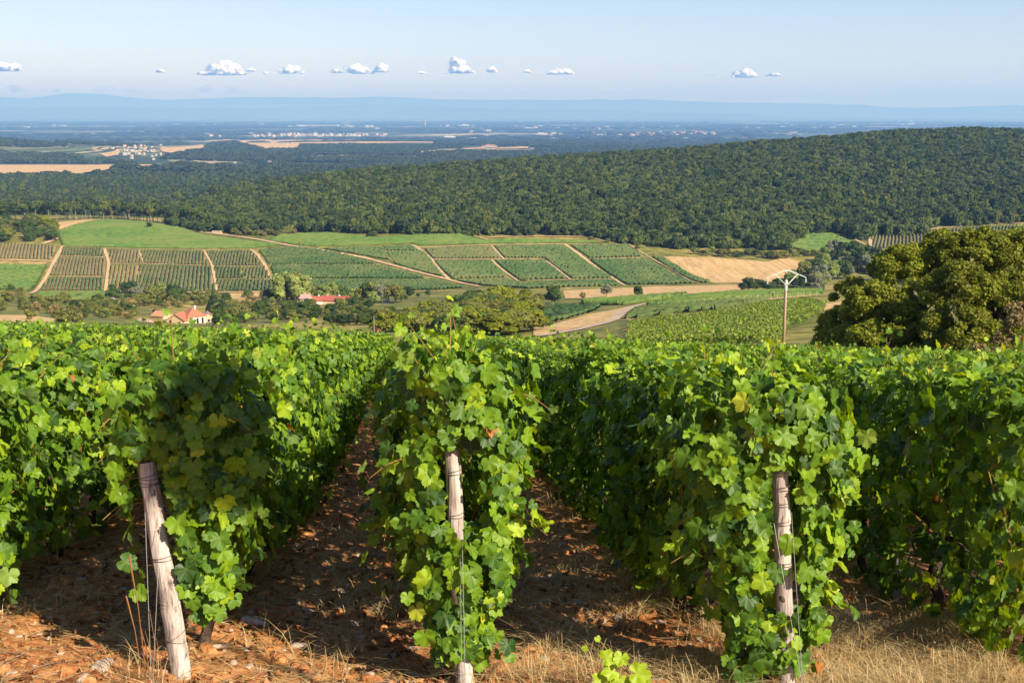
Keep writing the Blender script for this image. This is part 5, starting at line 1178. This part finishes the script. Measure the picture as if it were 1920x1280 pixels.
# steel stakes and trellis wires in the rows
M['zinc'] = plain('zinc_stake', (0.45, 0.46, 0.47), (0.36, 0.37, 0.38), 8, 0.4, 0.5)
sk_me = MB().box((-.02, -.015, -.1), (.02, -.010, 1.22)).box((-.02, -.010, -.1), (-.016, .012, 1.22)).box((.016, -.010, -.1), (.02, .012, 1.22)).mesh('steel_stake', M['zinc'])
for r in range(iL-1, iR+3):
    for y in ((7.0,) if r == iR+1 else ()) + (10.3, 15.3, 20.3):
        x = rowx(r, y); o = obj('steel_stake', sk_me, None, (x-0.02, y, float(plane(x, y)))); tag(o, 'galvanised steel stake standing inside a vine row', 'stake', 'steel stakes in the rows')
    for hgt in (0.55, 1.0, 1.35):
        ys = 5.1 if r in (iL, iM, iR) else 4.2; a = Vector((rowx(r, ys), ys, float(plane(rowx(r, ys), ys))+hgt)); b = Vector((rowx(r, 30), 30, float(plane(rowx(r, 30), 30))+hgt))
        tag(MB().tube([a, b], 0.0016, 4).build('trellis_wire', M['wire']), 'taut trellis wire running inside a vine row', 'wire', 'trellis wires inside the rows')

# ---- ground litter
def blades(x, y, L, wd, lean, rr, up=1.0, curl=0.5):
    n = len(x); a = rr.uniform(0, 6.283, n); d = np.column_stack([np.cos(a), np.sin(a)]); s = np.column_stack([-d[:, 1], d[:, 0]])*(wd/2)[:, None]
    z0 = gz(x, y)-0.003; Vs = []
    for k, f in enumerate((0, .4, .75, 1.0)):
        h = L*f*up*np.cos(lean)*(1-curl*f*f*0.5); q = L*f*np.sin(lean)*(1+curl*f)
        w = (1.0, .85, .55, .08)[k]
        c = np.column_stack([x, y])+d*q[:, None]; zz = z0+h+0.004 + (terr(c[:, 0], c[:, 1])-terr(x, y))
        Vs += [np.column_stack([c-s*w, zz]), np.column_stack([c+s*w, zz])]
    V = np.stack(Vs, 1).reshape(-1, 3); b = (np.arange(n)*8)[:, None]
    Fq = np.concatenate([b+np.array([[2*k, 2*k+1, 2*k+3, 2*k+2]]) for k in range(3)]); return V, Fq, np.repeat(rr.rand(n), 8)
M['straw'] = leaf_mat('straw', [(0.0, (0.28, 0.13, 0.05)), (0.4, (0.58, 0.34, 0.13)), (0.8, (0.76, 0.54, 0.26)), (1.0, (0.82, 0.68, 0.44))], 0.15, (1, 1, .8), 0.6, 0.3)
rr = np.random.RandomState(5)
def alley(n, y0, y1):
    y = y0+(y1-y0)*rr.rand(n)**1.7; x = rr.uniform(-.5, .5, n)*y*1.02-0.05; return x, y
def clump(x, y): return 0.5+vnoise(x*1.6, y*1.6, 12)+0.6*vnoise(x*5, y*5, 13)
x, y = alley(80000, 3.6, 16); k = rr.rand(len(x)) < clump(x, y)*1.0; x, y = x[k], y[k]; n = len(x)
V, Fq, rn = blades(x, y, rr.uniform(.04, .17, n), rr.uniform(.002, .0055, n), rr.uniform(1.15, 1.52, n), rr, curl=.3)
tag(obj('straw_litter', mesh_np('straw_litter', V, Fq, {'rnd': rn}, [M['straw']])), 'flattened straw lying over the vineyard soil', None, None, 'stuff')
# standing dry grass: right bottom and around the row feet
cx = []
for (u0, u1, y0, y1, nt_, ntuft) in [(.18, .46, 4.75, 6.4, 70, 130), (.05, .2, 4.7, 5.3, 50, 20), (-.36, -.28, 4.7, 5.2, 25, 5), (-.1, .02, 4.7, 5.3, 20, 8), (.0, .2, 4.8, 11, 30, 150), (-.5, .5, 4.6, 14, 16, 260), (-.16, -.02, 5.2, 10, 20, 60), (.28, .44, 5.0, 8.0, 30, 60)]:
    for k in range(ntuft):
        yy = rr.uniform(y0, y1); xx = rr.uniform(u0, u1)*yy; q = rr.normal(0, .05, (nt_, 2)); cx.append(np.column_stack([xx+q[:, 0], yy+q[:, 1]]))
cx = np.concatenate(cx); n = len(cx)
V, Fq, rn = blades(cx[:, 0], cx[:, 1], rr.uniform(.08, .30, n), rr.uniform(.0012, .003, n), rr.uniform(.05, 1.1, n), rr, curl=.9)
tag(obj('dry_grass', mesh_np('dry_grass', V, Fq, {'rnd': rn}, [M['straw']])), 'tufts of standing dry grass at the row feet', None, None, 'stuff')
# fallen leaves, stones, twigs
x, y = alley(5500, 3.6, 17); n = len(x)
C = np.column_stack([x, y, gz(x, y)+.012]); Nn = np.column_stack([rr.normal(0, .35, n), rr.normal(0, .35, n), np.ones(n)])
M['deadleaf'] = leaf_mat('dead_leaf', [(0.0, (0.12, 0.04, 0.018)), (0.5, (0.28, 0.10, 0.035)), (0.8, (0.40, 0.20, 0.09)), (1.0, (0.52, 0.36, 0.2))], 0.15, (1, .8, .5), 0.8, 0.1)
V, T, at = leaves(C, Nn, rr.uniform(.02, .06, n), rr, LT_LO, rr.rand(n))
V[:, 2] += 0.012*rr.uniform(-1, 1, len(V))
tag(obj('fallen_leaves', mesh_np('fallen_leaves', V, T, at, [M['deadleaf']])), 'dead reddish brown leaves fallen on the soil', None, None, 'stuff')
M['stone'] = plain('limestone', (0.52, 0.42, 0.34), (0.34, 0.24, 0.18), 18, bmp=0.5)
def rock_shape(seed, sub_=2):
    rr_ = random.Random(seed); bm = bmesh.new(); bmesh.ops.create_icosphere(bm, subdivisions=sub_, radius=1.0); a = [rr_.uniform(.6, 1.3) for _ in range(3)]; ph = rr_.uniform(0, 9)
    for v in bm.verts:
        k = 1+.22*math.sin(v.co.x*3+ph)+.18*math.sin(v.co.y*4+ph*2)+rr_.uniform(-.08, .08); v.co = Vector((v.co.x*a[0]*k, v.co.y*a[1]*k, v.co.z*.5*a[2]*k))
    V = np.array([v.co[:] for v in bm.verts]); T = np.array([[v.index for v in f.verts] for f in bm.faces]); bm.free(); return V, T
RS = [rock_shape(k) for k in range(9)]
def rocks(name, x, y, r, mt, dz):
    z = gz(x, y)+dz; Vs = []; Ts = []; off = 0
    for i in range(len(x)):
        V, T = RS[i % 9]; an = i*1.7; c_, s_ = math.cos(an), math.sin(an); W = V*r[i]
        Vs.append(np.column_stack([W[:, 0]*c_-W[:, 1]*s_+x[i], W[:, 0]*s_+W[:, 1]*c_+y[i], W[:, 2]+z[i]])); Ts.append(T+off); off += len(V)
    return mesh_np(name, np.concatenate(Vs), np.concatenate(Ts), mats=[mt])
x, y = alley(2600, 3.8, 14)
me = rocks('soil_clods', x, y, rr.choice([.012, .02, .03, .045], len(x)), M['soil'], 0.0); tag(obj('soil_clods', me), 'reddish clods of earth lying between the rows', None, None, 'stuff')
x, y = alley(1500, 3.8, 13); me = rocks('gravel', x, y, rr.choice([.008, .012, .018, .03], len(x)), M['stone'], .002); tag(obj('gravel', me), 'small pale stones scattered in the soil', None, None, 'stuff')
x, y = alley(420, 3.8, 13); b = MB()
for i in range(len(x)):
    a = rr.uniform(0, 6.28); L = rr.uniform(.08, .34); z = float(gz(x[i], y[i]))+.012; p0 = Vector((x[i], y[i], z)); dv = Vector((math.cos(a)*L, math.sin(a)*L, 0))
    p1 = p0+dv*.5+Vector((rr.normal(0, .02), rr.normal(0, .02), .01)); p2 = p0+dv
    p1.z = float(gz(p1.x, p1.y))+.014; p2.z = float(gz(p2.x, p2.y))+.012; b.tube([p0, p1, p2], [.004, .0035, .002], 5)
tag(b.build('twigs', plain('twig', (0.26, 0.18, 0.12), (0.14, 0.09, 0.06), 20)), 'thin dead twigs and prunings on the soil', None, None, 'stuff')
# single things on the ground
def single_rock(px, py, r, seed, label):
    g_ = ground_px(px, py); V_, T_q = rock_shape(seed, 3); me = mesh_np('rock', V_*r, T_q, mats=[M['stone']]); tag(obj('rock', me, None, g_+Vector((0, 0, r*.2))), label, 'rock')
def ground_px(px, py):
    s = S(py); u = UX(px, py); y = -PA/(s+PC+PB*u); x = u*y; return Vector((x, y, float(gz(x, y))))
single_rock(190, 1246, .055, 3, 'pale flat rock on the soil left of the leaning post'); single_rock(158, 1275, .03, 5, 'small rock at the bottom edge left of the leaning post'); single_rock(855, 1277, .03, 8, 'small pale rock at the foot of the half hidden post')
single_rock(262, 1205, .03, 9, 'small stone beside the anchor wires'); single_rock(1040, 1190, .035, 11, 'stone in the alley right of the middle row')
g_ = ground_px(458, 1165); e_ = ground_px(500, 1174)
tag(MB().tube([g_+Vector((0, 0, .03)), g_.lerp(e_, .5)+Vector((0, 0, .035)), e_+Vector((0, 0, .02))], [.026, .022, .017], 9, .2).build('wood_stump', M['post']), 'short grey piece of wood lying in the alley', 'wood piece')
g_ = ground_px(1150, 1215); e_ = ground_px(1215, 1245)
# dry stalks by the leaning post
b = MB()
for k in range(6):
    g_ = ground_px(268+k*7, 1276); tpx = 262+k*9; h = (.42, .6, .3, .25, .35, .2)[k]; b.tube([g_, g_+Vector((-.02+k*.004, 0, h*.6)), g_+Vector((-.05+k*.008, 0, h))], [.0025, .002, .0045 if k < 2 else .001], 5)
tag(b.build('dry_stalks', M['straw']), 'tall dry grass stalks beside the leaning post', 'dry grass')
# green vine sucker in the right alley
g_ = ground_px(1205, 1330); t = empty('vine_shoot', g_); tag(t, 'bright green young vine shoot at the bottom of the right alley', 'vine shoot')
pp = [at_d(1207, 1300, 4.72)-g_, at_d(1180, 1262, 4.76)-g_, at_d(1150, 1232, 4.80)-g_, at_d(1118, 1192, 4.85)-g_]
obj('stem', MB().tube([Vector((0, 0, -.05))]+pp, [.006, .005, .004, .003, .0015], 6).mesh('stem', M['cane']), t)
Cn = np.array([at_d(a, b_, 4.74)-g_ for a, b_ in ((1132,1278),(1148,1258),(1138,1232),(1165,1232),(1195,1262),(1180,1285),(1212,1290),(1120,1196),(1098,1215),(1160,1275))])
V, T, at = leaves(Cn, np.column_stack([rr.normal(0, .3, len(Cn)), -1+rr.normal(0, .3, len(Cn)), .8*np.ones(len(Cn))]), np.array([.10,.08,.08,.07,.10,.08,.1,.03,.03,.08]), rr, LT_HI, np.full(len(Cn), .82))
obj('leaves', mesh_np('leaves', V, T, at, [M['vine']]), t)
YX, YY = -1.18+6.5*math.sin(SUN_AZ), 5.2+6.5*math.cos(SUN_AZ)
# invented tree outside the view, added so its crown shades the left row end
t = empty('added_shade_tree', (YX, YY, float(plane(YX, YY))), 0.4); tag(t, 'unseen slender tree added right of the viewpoint to shade the left row end', 'tree')
b = MB(); b.tube([(0, 0, -.2), (.03, 0, 2), (0, .04, 4.2), (.02, 0, 5.3)], [.035, .03, .022, .01], 8)
for k in range(8): a = k*2.4; z = 4.5+k*.11; b.tube([(0, 0, z), (math.cos(a)*.25, math.sin(a)*.25, z+.2), (math.cos(a)*.5, math.sin(a)*.5, z+.3)], [.012, .008, .003], 5)
obj('trunk', b.mesh('trunk', M['tree_bark'], True), t)
g = rr.normal(0, 1, (1500, 3)); g /= np.linalg.norm(g, axis=1)[:, None]; C = g*(rr.rand(1500)**.4)[:, None]*np.array([.44, .44, .36])+np.array([0, 0, 5.26])
V, Fq, rn = quads(C, .10*rr.uniform(.7, 1.3, 1500), g, rr, 1.0); obj('crown', mesh_np('crown', V, Fq, {'rnd': rn}, [M['green']]), t)
